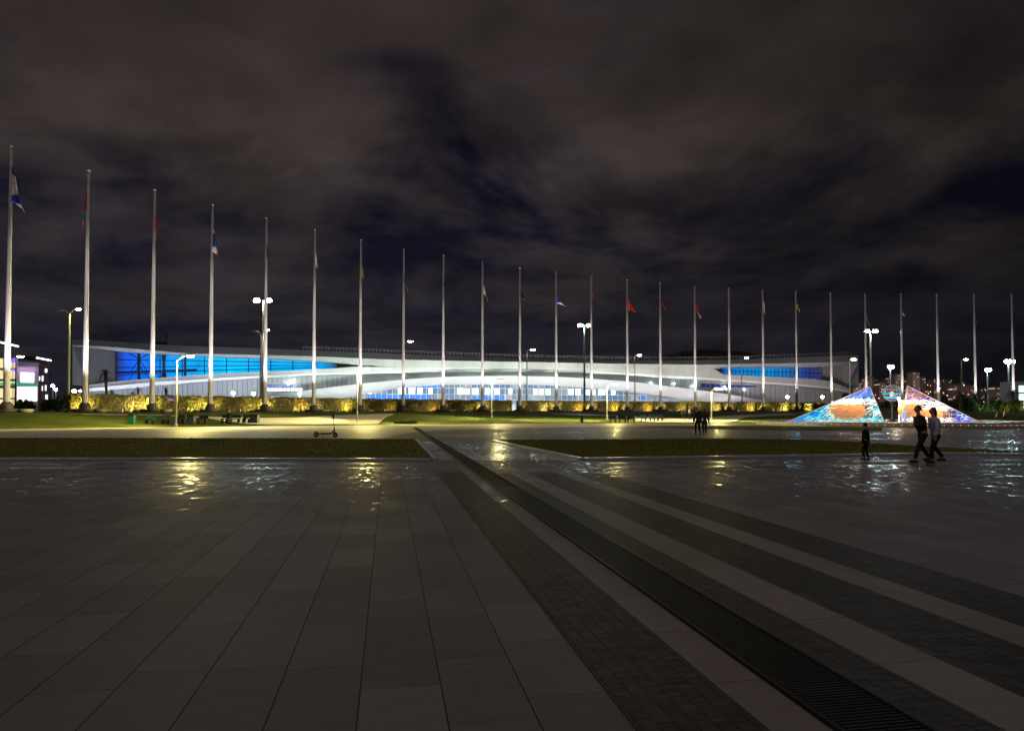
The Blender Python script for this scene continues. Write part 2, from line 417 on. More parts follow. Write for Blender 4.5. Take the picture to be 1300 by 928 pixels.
# smooth path beyond the strips; lamplight is put into its pale tone
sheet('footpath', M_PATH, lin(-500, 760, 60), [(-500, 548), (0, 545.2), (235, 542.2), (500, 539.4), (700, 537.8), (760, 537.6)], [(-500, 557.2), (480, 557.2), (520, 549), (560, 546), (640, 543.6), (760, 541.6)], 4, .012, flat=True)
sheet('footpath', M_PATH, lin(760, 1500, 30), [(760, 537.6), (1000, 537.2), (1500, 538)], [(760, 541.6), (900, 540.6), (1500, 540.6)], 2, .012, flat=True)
sheet('lawn', M_GRASS, lin(818, 1120, 20), [(818, 541.6), (900, 541.0), (1120, 541)], [(818, 541.9), (880, 544.8), (960, 546), (1120, 547)], 2, .03, flat=True)

# paths on the slope under the flags
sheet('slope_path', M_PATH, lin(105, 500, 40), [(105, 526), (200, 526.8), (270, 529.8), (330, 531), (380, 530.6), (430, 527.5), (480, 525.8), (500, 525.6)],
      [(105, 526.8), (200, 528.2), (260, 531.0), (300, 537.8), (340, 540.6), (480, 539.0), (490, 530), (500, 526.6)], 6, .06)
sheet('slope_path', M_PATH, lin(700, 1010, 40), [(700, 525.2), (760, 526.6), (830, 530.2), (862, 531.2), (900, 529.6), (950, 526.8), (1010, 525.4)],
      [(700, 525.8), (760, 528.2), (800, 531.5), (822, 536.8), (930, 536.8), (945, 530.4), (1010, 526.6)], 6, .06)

# two raised grass strips with kerbs
LF = [(-900, 583.6), (200, 583.2), (548, 584.0)]; LB = [(-900, 557.4), (60, 557.0), (300, 557.4), (526, 558.6)]
RF = [(740, 583.2), (851, 581.5), (1023, 579), (1196, 576), (1300, 577.0), (1700, 579)]
def strip_grass(name, pts, m_, h=.05):
    """pts: closed outline of ground points; a raised turf bed"""
    b = MB(); b.face([(p.x, p.y, h) for p in pts])
    for p, q in zip(pts, pts[1:]+pts[:1]): b.face([(p.x, p.y, 0), (q.x, q.y, 0), (q.x, q.y, h), (p.x, p.y, h)])
    return b.build(name, m_, kind='structure')
def kerb(name, pts, w=.30, h=.065):
    b = MB()
    for p, q in zip(pts, pts[1:]):
        d = (q-p); n = Vector((-d.y, d.x, 0)).normalized()*(w/2)
        L_ = d.length; k = max(1, int(L_/1.0)); 
        for i in range(k):
            a = p+d*(i/k); c = p+d*((i+1)/k)-d.normalized()*.012
            b.face([a-n+Vector((0, 0, h)), c-n+Vector((0, 0, h)), c+n+Vector((0, 0, h)), a+n+Vector((0, 0, h))])
            b.face([a-n, c-n, c-n+Vector((0, 0, h)), a-n+Vector((0, 0, h))]); b.face([c+n, a+n, a+n+Vector((0, 0, h)), c+n+Vector((0, 0, h))])
            b.face([a+n, a-n, a-n+Vector((0, 0, h)), a+n+Vector((0, 0, h))]); b.face([c-n, c+n, c+n+Vector((0, 0, h)), c-n+Vector((0, 0, h))])
    return b.build(name, M_KERB, kind='structure')
left_out = [ground(x, lerp_t(LF, x)) for x in (-900, -300, 0, 200, 400, 548)]+[ground(526, 558.6)]+[ground(x, lerp_t(LB, x)) for x in (300, 60, -300, -900)]
right_out = [ground(x, lerp_t(RF, x)) for x in (742, 851, 1023, 1196, 1300, 1420)]+[ground(1300, 574.4), ground(1265, 572.8), ground(1161, 567.6), ground(1092, 562.6), ground(1012, 559), ground(900, 558), ground(629, 559.8)]
strip_grass('grass_strip', left_out, M_DRY); strip_grass('grass_strip', right_out, M_DRY)
kerb('kerb', [p-Vector((0, .12, 0)) for p in left_out[:6]]); kerb('kerb', [left_out[5]+Vector((.1, 0, 0)), left_out[6]+Vector((.1, 0, 0))], .10)
kerb('kerb', [p-Vector((0, .12, 0)) for p in right_out[:6]]); kerb('kerb', [right_out[0]-Vector((.12, .1, 0)), right_out[-1]-Vector((.12, .1, 0))], .22)

def inside(x, y, poly):
    c = False; j = len(poly)-1
    for i in range(len(poly)):
        a, b = poly[i], poly[j]
        if (a.y > y) != (b.y > y) and x < (b.x-a.x)*(y-a.y)/(b.y-a.y)+a.x: c = not c
        j = i
    return c
def blades(poly, n, z0, hmin, hmax, seed):
    rr = random.Random(seed); b = MB()
    x0 = max(min(p.x for p in poly), -34); x1 = min(max(p.x for p in poly), 34); y0 = min(p.y for p in poly); y1 = max(p.y for p in poly)
    while n > 0:
        y = y0+(y1-y0)*rr.random()**1.2; x = rr.uniform(x0, x1)
        if not inside(x, y, poly): continue
        n -= 1; h = rr.uniform(hmin, hmax); w = rr.uniform(.006, .013)*(y/22); a = rr.uniform(-.5, .5); l = rr.uniform(-.04, .04)
        b.face([(x-w, y-w*a, z0), (x+w, y+w*a, z0), (x+l, y+rr.uniform(-.03, .03), z0+h)])
    return b
tag(blades(left_out, 42000, .048, .02, .06, 1).build('grass', M_DRY), 'short worn grass blades on the left grass strip before the lit path', 'grass', kind='stuff')
tag(blades(right_out, 30000, .048, .02, .06, 2).build('grass', M_DRY), 'short worn grass blades on the right grass strip beside the walkers', 'grass', kind='stuff')

# drain: a sunken channel under a bar grate
def build_drain():
    s0, s1 = 1.389*1.6, 1.689*1.6; Y1 = 63
    e = empty('drain_channel', (*uY(s0, 2), 0), 'long black slotted drain grate running away across the plaza', 'drain grate')
    b = MB()
    a, c, d, f = uY(s0, NEAR), uY(s1, NEAR), uY(s1, Y1), uY(s0, Y1)
    b.face([(*a, .024), (*c, .024), (*d, .024), (*f, .024)])
    b.build('channel_bed', M_DRAIN, e)
    g = MB(); Y = 2.4; st = .033
    while Y < Y1:
        x0, _ = uY(s0+.03, Y); x1, _ = uY(s1-.03, Y)
        g.face([(x0, Y, .034), (x1, Y-SKEW*(x1-x0)*-1, .034), (x1, Y+SKEW*(x1-x0)+st*.45, .034), (x0, Y+st*.45, .034)])
        Y += st*(1 if Y < 14 else 2.5); 
    g.build('grate_bars', mat('worn_grate_bars', (.045, .04, .038), .55, .3, noise=.3, nscale=5), e)
    r = MB()
    for s in (s0+.012, s1-.012):
        p, q = uY(s, NEAR), uY(s, Y1); r.box(((p[0]+q[0])/2, (p[1]+q[1])/2, .026), (.02, math.hypot(p[0]-q[0], p[1]-q[1]), .022), rz=math.atan(SKEW))
    r.build('edge_rail', mat('worn_steel_edge', (.035, .032, .03), .5, .5), e)
build_drain()

# ------------------------------------------------------------------ flagpoles and flags
PX = [(14.7, 187), (112.6, 218), (196.6, 241.7), (269.9, 261), (338.5, 278), (399.9, 292.8), (458.3, 305.2), (512.7, 317), (563, 325), (612.6, 333), (660, 340.2), (705.9, 346), (750.4, 351.5), (795.9, 356), (837.8, 360), (881.7, 363.5), (924.9, 366.5), (967.8, 369), (1010, 371), (1054, 372.5), (1098, 373.5), (1143.5, 374), (1188.9, 374.5), (1236.2, 374.5), (1284, 374)]
POLE_H = 28.1
poles = []
for x, y in PX:
    d = ray(x, y); k = (PLAT+POLE_H-EYE)/d.z; poles.append(Vector((d.x*k, d.y*k, PLAT)))
def nth(i): return ['first', 'second', 'third', 'fourth', 'fifth', 'sixth', 'seventh', 'eighth', 'ninth', 'tenth', 'eleventh', 'twelfth', 'thirteenth', 'fourteenth', 'fifteenth', 'sixteenth', 'seventeenth', 'eighteenth', 'nineteenth', 'twentieth', 'twenty-first', 'twenty-second', 'twenty-third', 'twenty-fourth', 'twenty-fifth'][i]
# (top, bottom, sideways spread in picture units, colours top to bottom, words)
NAVY = (.015, .02, .10); BLUE = (.03, .05, .42); WHT = (.75, .73, .72); RED = (.55, .02, .02); DRED = (.22, .01, .02); GRN = (.01, .16, .06); GOLD = (.60, .38, .04); BLK = (.01, .01, .012); PUR = (.12, .03, .25); ORG = (.85, .35, .05)
FLAGS = [(211, 272, 20, [NAVY, WHT, WHT, BLUE, WHT], 'white and blue'), (243, 294, -4, [DRED, DRED, GRN, RED], 'dark red and green'), (273, 312, 3, [RED, RED, DRED], 'plain red, hanging straight'), (288, 331, 10, [WHT, NAVY, BLUE, WHT, RED], 'blue, white and red'),
         (312, 343, 3, [NAVY, NAVY, BLK], 'nearly black navy'), (320, 352, 4, [WHT, WHT, NAVY], 'white over navy'), (336, 362, 4, [GOLD, ORG, GOLD], 'amber yellow'), (350, 371, 4, [NAVY, BLUE, WHT], 'blue with white tip'),
         (348, 378, 4, [BLUE, NAVY, BLK], 'deep blue'), (362, 383, 5, [WHT, WHT], 'plain white'), (367, 384, 10, [PUR, BLK, GRN], 'purple and green'), (374, 389.5, 12, [BLUE, BLUE, WHT], 'blue triangle-shaped, white edged'),
         (373, 395, 5, [RED, DRED, BLK, BLK], 'red over black'), (378, 398, 12, [RED, RED], 'bright red, blown out to the right'), (379, 394, 5, [DRED, RED], 'small dull red'), (385, 405, 6, [RED, RED, ORG], 'red with orange tip'),
         None, (379, 408, 3, [WHT, WHT, DRED], 'greyish white over dark red'), (385, 398.5, 5, [GOLD, GOLD], 'short golden'), (402, 413, 4, [DRED], 'tiny wine red'), (396, 413, 3, [(.2, .2, .22)], 'dull grey'), (396, 402, 3, [(.4, .4, .42)], 'tiny pale grey'), None, (404, 413, 3, [DRED], 'tiny maroon'), None]
ORD = ['first', 'second', 'third', 'fourth', 'fifth', 'sixth', 'seventh', 'eighth', 'ninth', 'tenth', 'eleventh', 'twelfth']
def pole_label(i):
    fl = FLAGS[i]
    if i == 0: return 'tallest white flagpole at the left edge, with white and blue flag'
    if i == 16: return 'bare white flagpole without flag right of the red and orange flag'
    if i == 22: return 'bare white flagpole above the right lattice pyramid'
    if i == 24: return 'bare white flagpole last at the right edge beside a floodlight mast'
    return 'white tapered flagpole carrying the %s flag' % fl[4]
def make_pole():
    e = empty('flagpole', (0, 0, 0))
    MB().tube([(0, 0, .8), (0, 0, 8), (0, 0, 18), (0, 0, POLE_H)], [.30, .26, .19, .12], 18).build('mast', M_POLE, e, smooth=True)
    MB().lathe([(.62, .34), (.62, .62), (.52, .9), (.40, 1.02), (.38, 1.1)], n=20).build('collar', M_DARK, e, smooth=False)
    MB().lathe([(1.15, -.1), (1.3, .12), (1.3, .30), (1.18, .36), (.55, .38)], n=28).build('plinth', M_DARK, e)
    MB().lathe([(.12, POLE_H), (.19, POLE_H+.05), (.17, POLE_H+.16), (.05, POLE_H+.22)], n=12).build('finial', M_STEEL, e, smooth=True)
    MB().tube([(.31, -.20, 1.3), (.26, -.17, 10), (.17, -.11, POLE_H-.1)], .012, 5).build('halyard', mat('white_rope', (.6, .6, .6)), e)
    fl = MB().box((-1.6, -.9, .12), (.42, .32, .26), rz=.5).box((-1.6, -.9, -.02), (.12, .12, .2)); fl.build('floodlight', M_BLACKM, e)
    return e
p0 = make_pole(); p0.location = (0, 0, 0)
rl = random.Random(3)
for i, P in enumerate(poles):
    o = p0 if i == 0 else copy_tree(p0)
    o.location = P; o.rotation_euler.z = 0
    tag(o, pole_label(i), 'flagpole', 'flagpoles in a long curved row behind the plaza')
for i, P in enumerate(poles):
    # uplight: narrow beam climbing the mast from the front left; a second one from the right
    dim = (1.0, .95, .9, 1, .95, 1, 1, .55, 1, .7, .8, .95, 1, .95, .9, 1, .85, .9, .85, .7, .55, .6, .85, .6, .75)[i]
    tocam = Vector((-P.x, -P.y, 0)).normalized(); side = Vector((-tocam.y, tocam.x, 0))*-1
    a = P+tocam*3.4-side*3.0+Vector((0, 0, .25)); c = P+tocam*2.6+side*3.4+Vector((0, 0, .25))
    spot('pole_uplight', a, P+Vector((0, 0, 16)), 14500*dim, (1.0, .84, .68), 64, .9, .15)
    spot('pole_uplight', c, P+Vector((0, 0, 16)), 6000*dim, (.86, .80, 1.0), 64, .9, .15)
    spot('pole_uplight', a, P+Vector((0, 0, 3)), 420*dim, (1.0, .82, .62), 75, 1, .15)
    if rl.random() < .55:
        bx = P-side*1.7+tocam*.7
        o = MB().lathe([(.45, 0), (.62, .18), (.66, .32), (.60, .34)], c=bx+Vector((0, 0, .0)), n=14).build('planter_bowl', mat('pale_planter_concrete', (.5, .46, .42), .7, noise=.1))
        origin_to_base(o)
        tag(o, 'pale planter bowl at the foot of the %s flagpole from the left' % (nth(i)), 'planter', 'planter bowls at the flagpole feet')

def make_flag(i, spec):
    yt, yb, dx, cols, words = spec; P = poles[i]; Y = P.y-.0
    k = F/Y; top = at(PX[i][0], yt, Y).z; bot = at(PX[i][0], yb, Y).z; H = top-bot; W = dx/k
    sgn = 1 if W > 0 else -1; W = max(abs(W), .35)
    z_rel = (top-PLAT)/POLE_H; rp = .30-.18*z_rel
    rr = random.Random(i*7+1); b = MB(); nu, nv = 12, 22; rows = []
    hoist = H*(.74 if dx >= 9 else .5)
    for v in range(nv+1):
        row = []
        for u in range(nu+1):
            fu, fv = u/nu, v/nv
            x = (1.0 if dx >= 9 else 1.25)*W*(fu**.8)*((.10+.90*fv) if dx >= 9 else (.35+.65*fv))*(1.0 - .25*math.sin(fv*PI*1.0))
            z = top-fv*hoist-(H-hoist)*(fu**1.1)*(.55+.45*fv)
            y = .16*math.sin(fu*9+i+fv*2.2)*(.3+.7*fu)*min(1, W*1.5)+.05*math.sin(fu*23+fv*5)
            row.append((P.x+sgn*(rp+.01+x), P.y-.12+y, z))
        rows.append(row)
    base = len(b.v); b.grid(rows)
    # colour by height down the hanging cloth
    for fi, f in enumerate(b.f):
        zc = sum(b.v[j].z for j in f)/len(f); t = (top-zc)/H
        b.mi[fi] = max(0, min(len(cols)-1, int(t*len(cols))))
    ms = [mat('flag_cloth_%d_%d_%d' % tuple(int(c*99) for c in col), col, .8, noise=.1, nscale=4) for col in cols]
    o = b.build('flag', ms, smooth=True)
    md = o.modifiers.new('t', 'SOLIDIFY'); md.thickness = .01
    origin_to_base(o)
    place = {0: 'on the leftmost flagpole', 1: 'on the second flagpole from the left', 3: 'on the fourth flagpole from the left'}.get(i, 'on the %s flagpole from the %s' % ((ORD[i], 'left') if i < 12 else (ORD[24-i] if 24-i < 12 else 'middle', 'right')))
    if i == 12: place = 'on the middle flagpole of the row'
    tag(o, '%s flag %s' % (words, place), 'flag', 'flags hanging from the flagpoles')
for i, s in enumerate(FLAGS):
    if s: make_flag(i, s)

# ------------------------------------------------------------------ hedge
def leaf_mat(name, c1, c2):
    m_, nt, b = nodes_of(name); L = nt.links
    tc = nt.nodes.new('ShaderNodeTexCoord')
    oi = nt.nodes.new('ShaderNodeNewGeometry')
    nz = nt.nodes.new('ShaderNodeTexNoise'); nz.inputs['Scale'].default_value = 1.3; nz.inputs['Detail'].default_value = 4; L.new(tc.outputs['Object'], nz.inputs['Vector'])
    t = NM(nt, 'ADD', NM(nt, 'MULTIPLY', oi.outputs['Random Per Island'], .7), NM(nt, 'MULTIPLY', NM(nt, 'SUBTRACT', nz.outputs['Fac'], .35), 1.0), clamp=True)
    mx = nt.nodes.new('ShaderNodeMix'); mx.data_type = 'RGBA'; mx.inputs[6].default_value = (*c1, 1); mx.inputs[7].default_value = (*c2, 1); L.new(t, mx.inputs[0]); L.new(mx.outputs[2], b.inputs['Base Color'])
    b.inputs['Roughness'].default_value = .6; b.inputs['Specular IOR Level'].default_value = .25
    return m_
M_HEDGE = leaf_mat('hedge_leaves', (.045, .050, .012), (.20, .175, .05))
M_HCORE = mat('hedge_twigs', (.02, .02, .010), .9)
M_BUSH = leaf_mat('bush_leaves', (.020, .035, .012), (.07, .10, .03))
M_PALM = leaf_mat('palm_fronds', (.010, .018, .008), (.045, .06, .02))
M_BARK = mat('palm_bark', (.09, .07, .05), .9, noise=.3, nscale=6)
def hedge_mesh(L_, H_, D_, seed, n):
    rr = random.Random(seed); core = MB(); core.box((0, 0, H_/2-.05), (L_-.25, D_-.25, H_-.25))
    lv = MB()
    for _ in range(n):
        q = rr.random()
        if q < .62: x, y, z = rr.uniform(-L_/2, L_/2), -D_/2+rr.uniform(-.08, .12), rr.uniform(.05, H_)
        elif q < .86: x, y, z = rr.uniform(-L_/2, L_/2), rr.uniform(-D_/2, D_/2), H_+rr.uniform(-.14, .07)
        elif q < .93: x, y, z = rr.choice((-1, 1))*L_/2+rr.uniform(-.1, .1), rr.uniform(-D_/2, D_/2), rr.uniform(.05, H_)
        else: x, y, z = rr.uniform(-L_/2, L_/2), D_/2+rr.uniform(-.1, .1), rr.uniform(.05, H_)
        z += .06*math.sin(x*1.7+seed)
        s = rr.uniform(.06, .15)
        a = Vector((rr.uniform(-1, 1), rr.uniform(-.6, .6), rr.uniform(-1, 1))).normalized()*s
        c = Vector((rr.uniform(-.5, .5), rr.uniform(-1, .3), rr.uniform(-.2, 1))).cross(a).normalized()*s*.6
        p = Vector((x, y, z)); lv.face([p-a, p+c, p+a, p-c])
    return core, lv
HV = []
for sd in range(4):
    core, lv = hedge_mesh(8.6, 2.1, 1.3, sd, 4200)
    HV.append((core, lv))
HP = []   # prototype meshes
HCOL = [((1, .86, .20), 1), ((1, .80, .30), 1)]
ring_c = CC
def ring_pt(ang, rad): return Vector((CC.x+rad*math.cos(ang), CC.y+rad*math.sin(ang), PLAT))
pangs = [math.atan2(p.y-CC.y, p.x-CC.x) for p in poles]
protos = []
# hedge sections stand between neighbouring poles, one at each gap; openings at the two entrances
sections = []
for i in range(1, 19):
    sections.append((i, (pangs[i]+pangs[i+1])/2))
lampspec = {  # left-lamp and right-lamp strength/colour for each section (index of pole on its left)
 1: (1, .9), 2: (1, .5), 3: (1, .3), 4: (.8, .7), 5: (.6, 1), 6: (.12, .25), 7: (.75, .6), 8: (.15, .12), 9: (1, .12), 10: (.5, .9), 11: (1, .8), 12: (.7, .9), 13: (.6, .8), 14: (.7, .6), 15: (.8, .7), 16: (.6, .7), 17: (.6, .9), 18: (.4, .3)}
HL = ['', '', '']
def hedge_lbl(i):
    return 'clipped leafy hedge section between the %s and %s flagpoles from the left, %s' % (nth(i), nth(i+1), 'brightly lit yellow' if max(lampspec[i]) > .6 else 'mostly dark')
def nth_(i): return (ORD+['thirteenth', 'fourteenth', 'fifteenth', 'sixteenth', 'seventeenth', 'eighteenth', 'nineteenth', 'twentieth'])[i]
for i, ang in sections:
    v = i % 4
    c = ring_pt(ang, CR+3.2)
    if len(protos) <= 3 and all(p[0] != v for p in protos):
        e = empty('hedge', (0, 0, 0)); HV[v][0].build('core', M_HCORE, e); HV[v][1].build('foliage', M_HEDGE, e); protos.append((v, e)); o = e
    else: o = copy_tree([p[1] for p in protos if p[0] == v][0])
    o.location = c; o.rotation_euler = (0, 0, ang-PI/2)
    tag(o, hedge_lbl(i), 'hedge', 'clipped hedge sections behind the flagpoles')
    if i == 10: o.scale = (.82, 1, 1); o.location = c+Vector((.6, .4, 0))
    tang = Vector((math.sin(ang), -math.cos(ang), 0)); inn = Vector((-math.cos(ang), -math.sin(ang), 0))
    spot('hedge_uplight', c+inn*2.9+Vector((0, 0, .12)), c+inn*.5+Vector((0, 0, 1.2)), 150*(lampspec[i][0]+lampspec[i][1]+.2), (1, .78, .5), 140, .8, .08)  # weak centre fill added to even out the light between the side uplights
    for s, w in ((-1, lampspec[i][0]), (1, lampspec[i][1])):
        col = rl.choice([(1, .74, .20), (1, .62, .20), (1, .72, .34), (1, .82, .24)])
        lp = c+tang*s*3.1+inn*2.0+Vector((0, 0, .10))
        spot('hedge_uplight', lp, c+tang*s*2.9+inn*.5+Vector((0, 0, 1.25)), 2600*w, col, 112, .9, .08)
# small hedge pieces at the right end
# white marker lamps in the flower bed at the hedge foot
mk = empty('ground_light', (0, 0, 0)); MB().lathe([(.05, 0), (.05, .22), (.09, .24), (.09, .36), (.02, .40)], n=8).build('post', M_WHITE, mk)
first = True
for i, ang in sections:
    for s in (-2.4, -.5, 1.4):
        if rl.random() < .45: continue
        a2 = ang-s/CR
        p = ring_pt(a2, CR+1.9)
        o = mk if first else copy_tree(mk); first = False
        o.location = p; o.rotation_euler = (0, 0, rl.random()*6)
        tag(o, 'short white marker post at the hedge foot between the %s and %s flagpoles, %s one' % (nth(i), nth(i+1), {-2.4: 'right', -.5: 'middle', 1.4: 'left'}[s] if 0 else {-2.4: 'leftmost', -.5: 'middle', 1.4: 'rightmost'}[s]), 'marker post', 'white marker posts along the hedge foot')

# ------------------------------------------------------------------ arena
AL = Vector((-128.7, 200)); AR = Vector((123.8, 245)); AD = (AR-AL).normalized(); AN = Vector((AD.y, -AD.x))     # AN points to the plaza
def A3(px, py, off=0.0):
    o = AL+AN*off; d = ray(px, py); dx, dy = d.x, d.y
    # k*(dx,dy) = o + t*AD
    det = dx*(-AD.y)+dy*AD.x
    k = (o.x*(-AD.y)+o.y*AD.x)/det
    return Vector((dx*k, dy*k, EYE+d.z*k))
def Aoff(px, z, off):
    q = A3(px, 500, off); return Vector((q.x, q.y, z))
T1 = [(97, 431), (150, 434), (200, 437.5), (260, 440), (300, 441), (400, 445), (500, 449), (600, 453), (700, 456), (760, 457), (850, 457.5), (920, 457), (1000, 454), (1088, 451)]
T1b = [(92, 438), (150, 441), (240, 449), (300, 450), (400, 452.5), (480, 456), (600, 458.5), (700, 460), (800, 462), (900, 463), (1000, 461), (1090, 459)]
T2 = [(92, 439.5), (110, 441), (150, 446), (200, 449), (270, 452.5), (340, 455), (400, 458), (430, 460.5), (452, 463), (500, 466), (912, 468), (915, 466.3), (960, 465.5), (1000, 465.5), (1040, 466), (1090, 461.5)]
T3 = [(92, 489), (113, 489), (150, 483.5), (200, 480), (240, 476.5), (270, 474.5), (340, 471.5), (400, 469), (430, 467.5), (452, 465.2), (500, 466.1), (908, 468.1), (915, 475), (960, 477.5), (1000, 479.5), (1040, 481.5), (1060, 485.5), (1075, 493), (1090, 493)]
T4 = [(113, 497), (150, 493.5), (200, 488.5), (240, 485), (300, 481), (340, 479), (398, 476), (456, 474.5), (500, 473.5), (560, 472.5), (612, 472), (660, 472), (705, 472.5), (750, 474), (795, 476), (838, 479), (882, 481), (925, 484), (968, 487), (1012, 490), (1055, 494), (1078, 499)]
T5 = [(337, 502), (360, 498.5), (400, 494), (450, 488), (500, 483), (530, 480.5), (560, 478.5), (600, 477.5), (650, 477), (700, 478), (740, 480), (795, 484), (838, 489), (882, 494.5), (925, 500.5), (968, 508), (990, 512)]
T6 = [(337, 505), (430, 505), (450, 502.5), (480, 497), (500, 493.5), (530, 490), (560, 488.5), (600, 488), (660, 488), (700, 489), (740, 491.5), (795, 497), (838, 503), (870, 508.5), (930, 513.5), (990, 515.5)]
def clad_mat(name, c, seam=3.0, rough=.45):
    m_, nt, b = nodes_of(name); L = nt.links
    geo = nt.nodes.new('ShaderNodeNewGeometry'); sp = nt.nodes.new('ShaderNodeSeparateXYZ'); L.new(geo.outputs['Position'], sp.inputs[0])
    f = NM(nt, 'FRACT', NM(nt, 'DIVIDE', sp.outputs[0], seam)); j = NM(nt, 'LESS_THAN', f, .035)
    iu = NM(nt, 'FLOOR', NM(nt, 'DIVIDE', sp.outputs[0], seam)); wn = nt.nodes.new('ShaderNodeTexWhiteNoise'); wn.noise_dimensions = '1D'; L.new(iu, wn.inputs['W'])
    nz = nt.nodes.new('ShaderNodeTexNoise'); nz.inputs['Scale'].default_value = .12; nz.inputs['Detail'].default_value = 5; L.new(geo.outputs['Position'], nz.inputs['Vector'])
    k = NM(nt, 'MULTIPLY', NM(nt, 'SUBTRACT', 1.0, NM(nt, 'MULTIPLY', j, .3)), NM(nt, 'ADD', NM(nt, 'ADD', .78, NM(nt, 'MULTIPLY', wn.outputs['Value'], .09)), NM(nt, 'MULTIPLY', nz.outputs['Fac'], .35)))
    sc = nt.nodes.new('ShaderNodeVectorMath'); sc.operation = 'SCALE'; sc.inputs[0].default_value = c; L.new(k, sc.inputs['Scale']); L.new(sc.outputs[0], b.inputs['Base Color'])
    b.inputs['Roughness'].default_value = rough; return m_
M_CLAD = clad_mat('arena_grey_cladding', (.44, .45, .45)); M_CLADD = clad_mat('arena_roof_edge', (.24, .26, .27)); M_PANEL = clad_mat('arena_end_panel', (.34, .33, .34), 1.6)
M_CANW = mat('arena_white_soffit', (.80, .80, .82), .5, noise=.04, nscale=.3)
M_LOWW = clad_mat('arena_dim_glass_wall', (.40, .41, .43), 2.2, .25)
def blue_mat(name, x0, x1, cA, cB, cC, stripes, k, cut=False):
    m_, nt, b = nodes_of(name); L = nt.links
    geo = nt.nodes.new('ShaderNodeNewGeometry'); sp = nt.nodes.new('ShaderNodeSeparateXYZ'); L.new(geo.outputs['Position'], sp.inputs[0])
    mr = nt.nodes.new('ShaderNodeMapRange'); mr.inputs[1].default_value = x0; mr.inputs[2].default_value = x1; L.new(sp.outputs[0], mr.inputs[0])
    cr = nt.nodes.new('ShaderNodeValToRGB'); e = cr.color_ramp.elements
    e[0].position = 0; e[0].color = (.02, .015, .05, 1); e[1].position = .45; e[1].color = (*cB, 1); q = e.new(.05); q.color = (*cA, 1); q = e.new(.80 if cut else .95); q.color = (*cC, 1); q = e.new(1.0); q.color = (.05, .06, .08, 1)
    L.new(mr.outputs[0], cr.inputs[0])
    cb = nt.nodes.new('ShaderNodeCombineXYZ'); L.new(NM(nt, 'MULTIPLY', sp.outputs[0], stripes), cb.inputs[0]); L.new(NM(nt, 'MULTIPLY', sp.outputs[2], .12), cb.inputs[1])
    nz = nt.nodes.new('ShaderNodeTexNoise'); nz.inputs['Scale'].default_value = 1; nz.inputs['Detail'].default_value = 3; L.new(cb.outputs[0], nz.inputs['Vector'])
    st = NM(nt, 'MULTIPLY', NM(nt, 'ADD', .45, NM(nt, 'MULTIPLY', nz.outputs['Fac'], 1.1)), k)
    b.inputs['Base Color'].default_value = (.01, .02, .05, 1); b.inputs['Roughness'].default_value = .2
    L.new(cr.outputs[0], b.inputs['Emission Color']); L.new(st, b.inputs['Emission Strength']); m_.cycles.emission_sampling = 'NONE'
    return m_
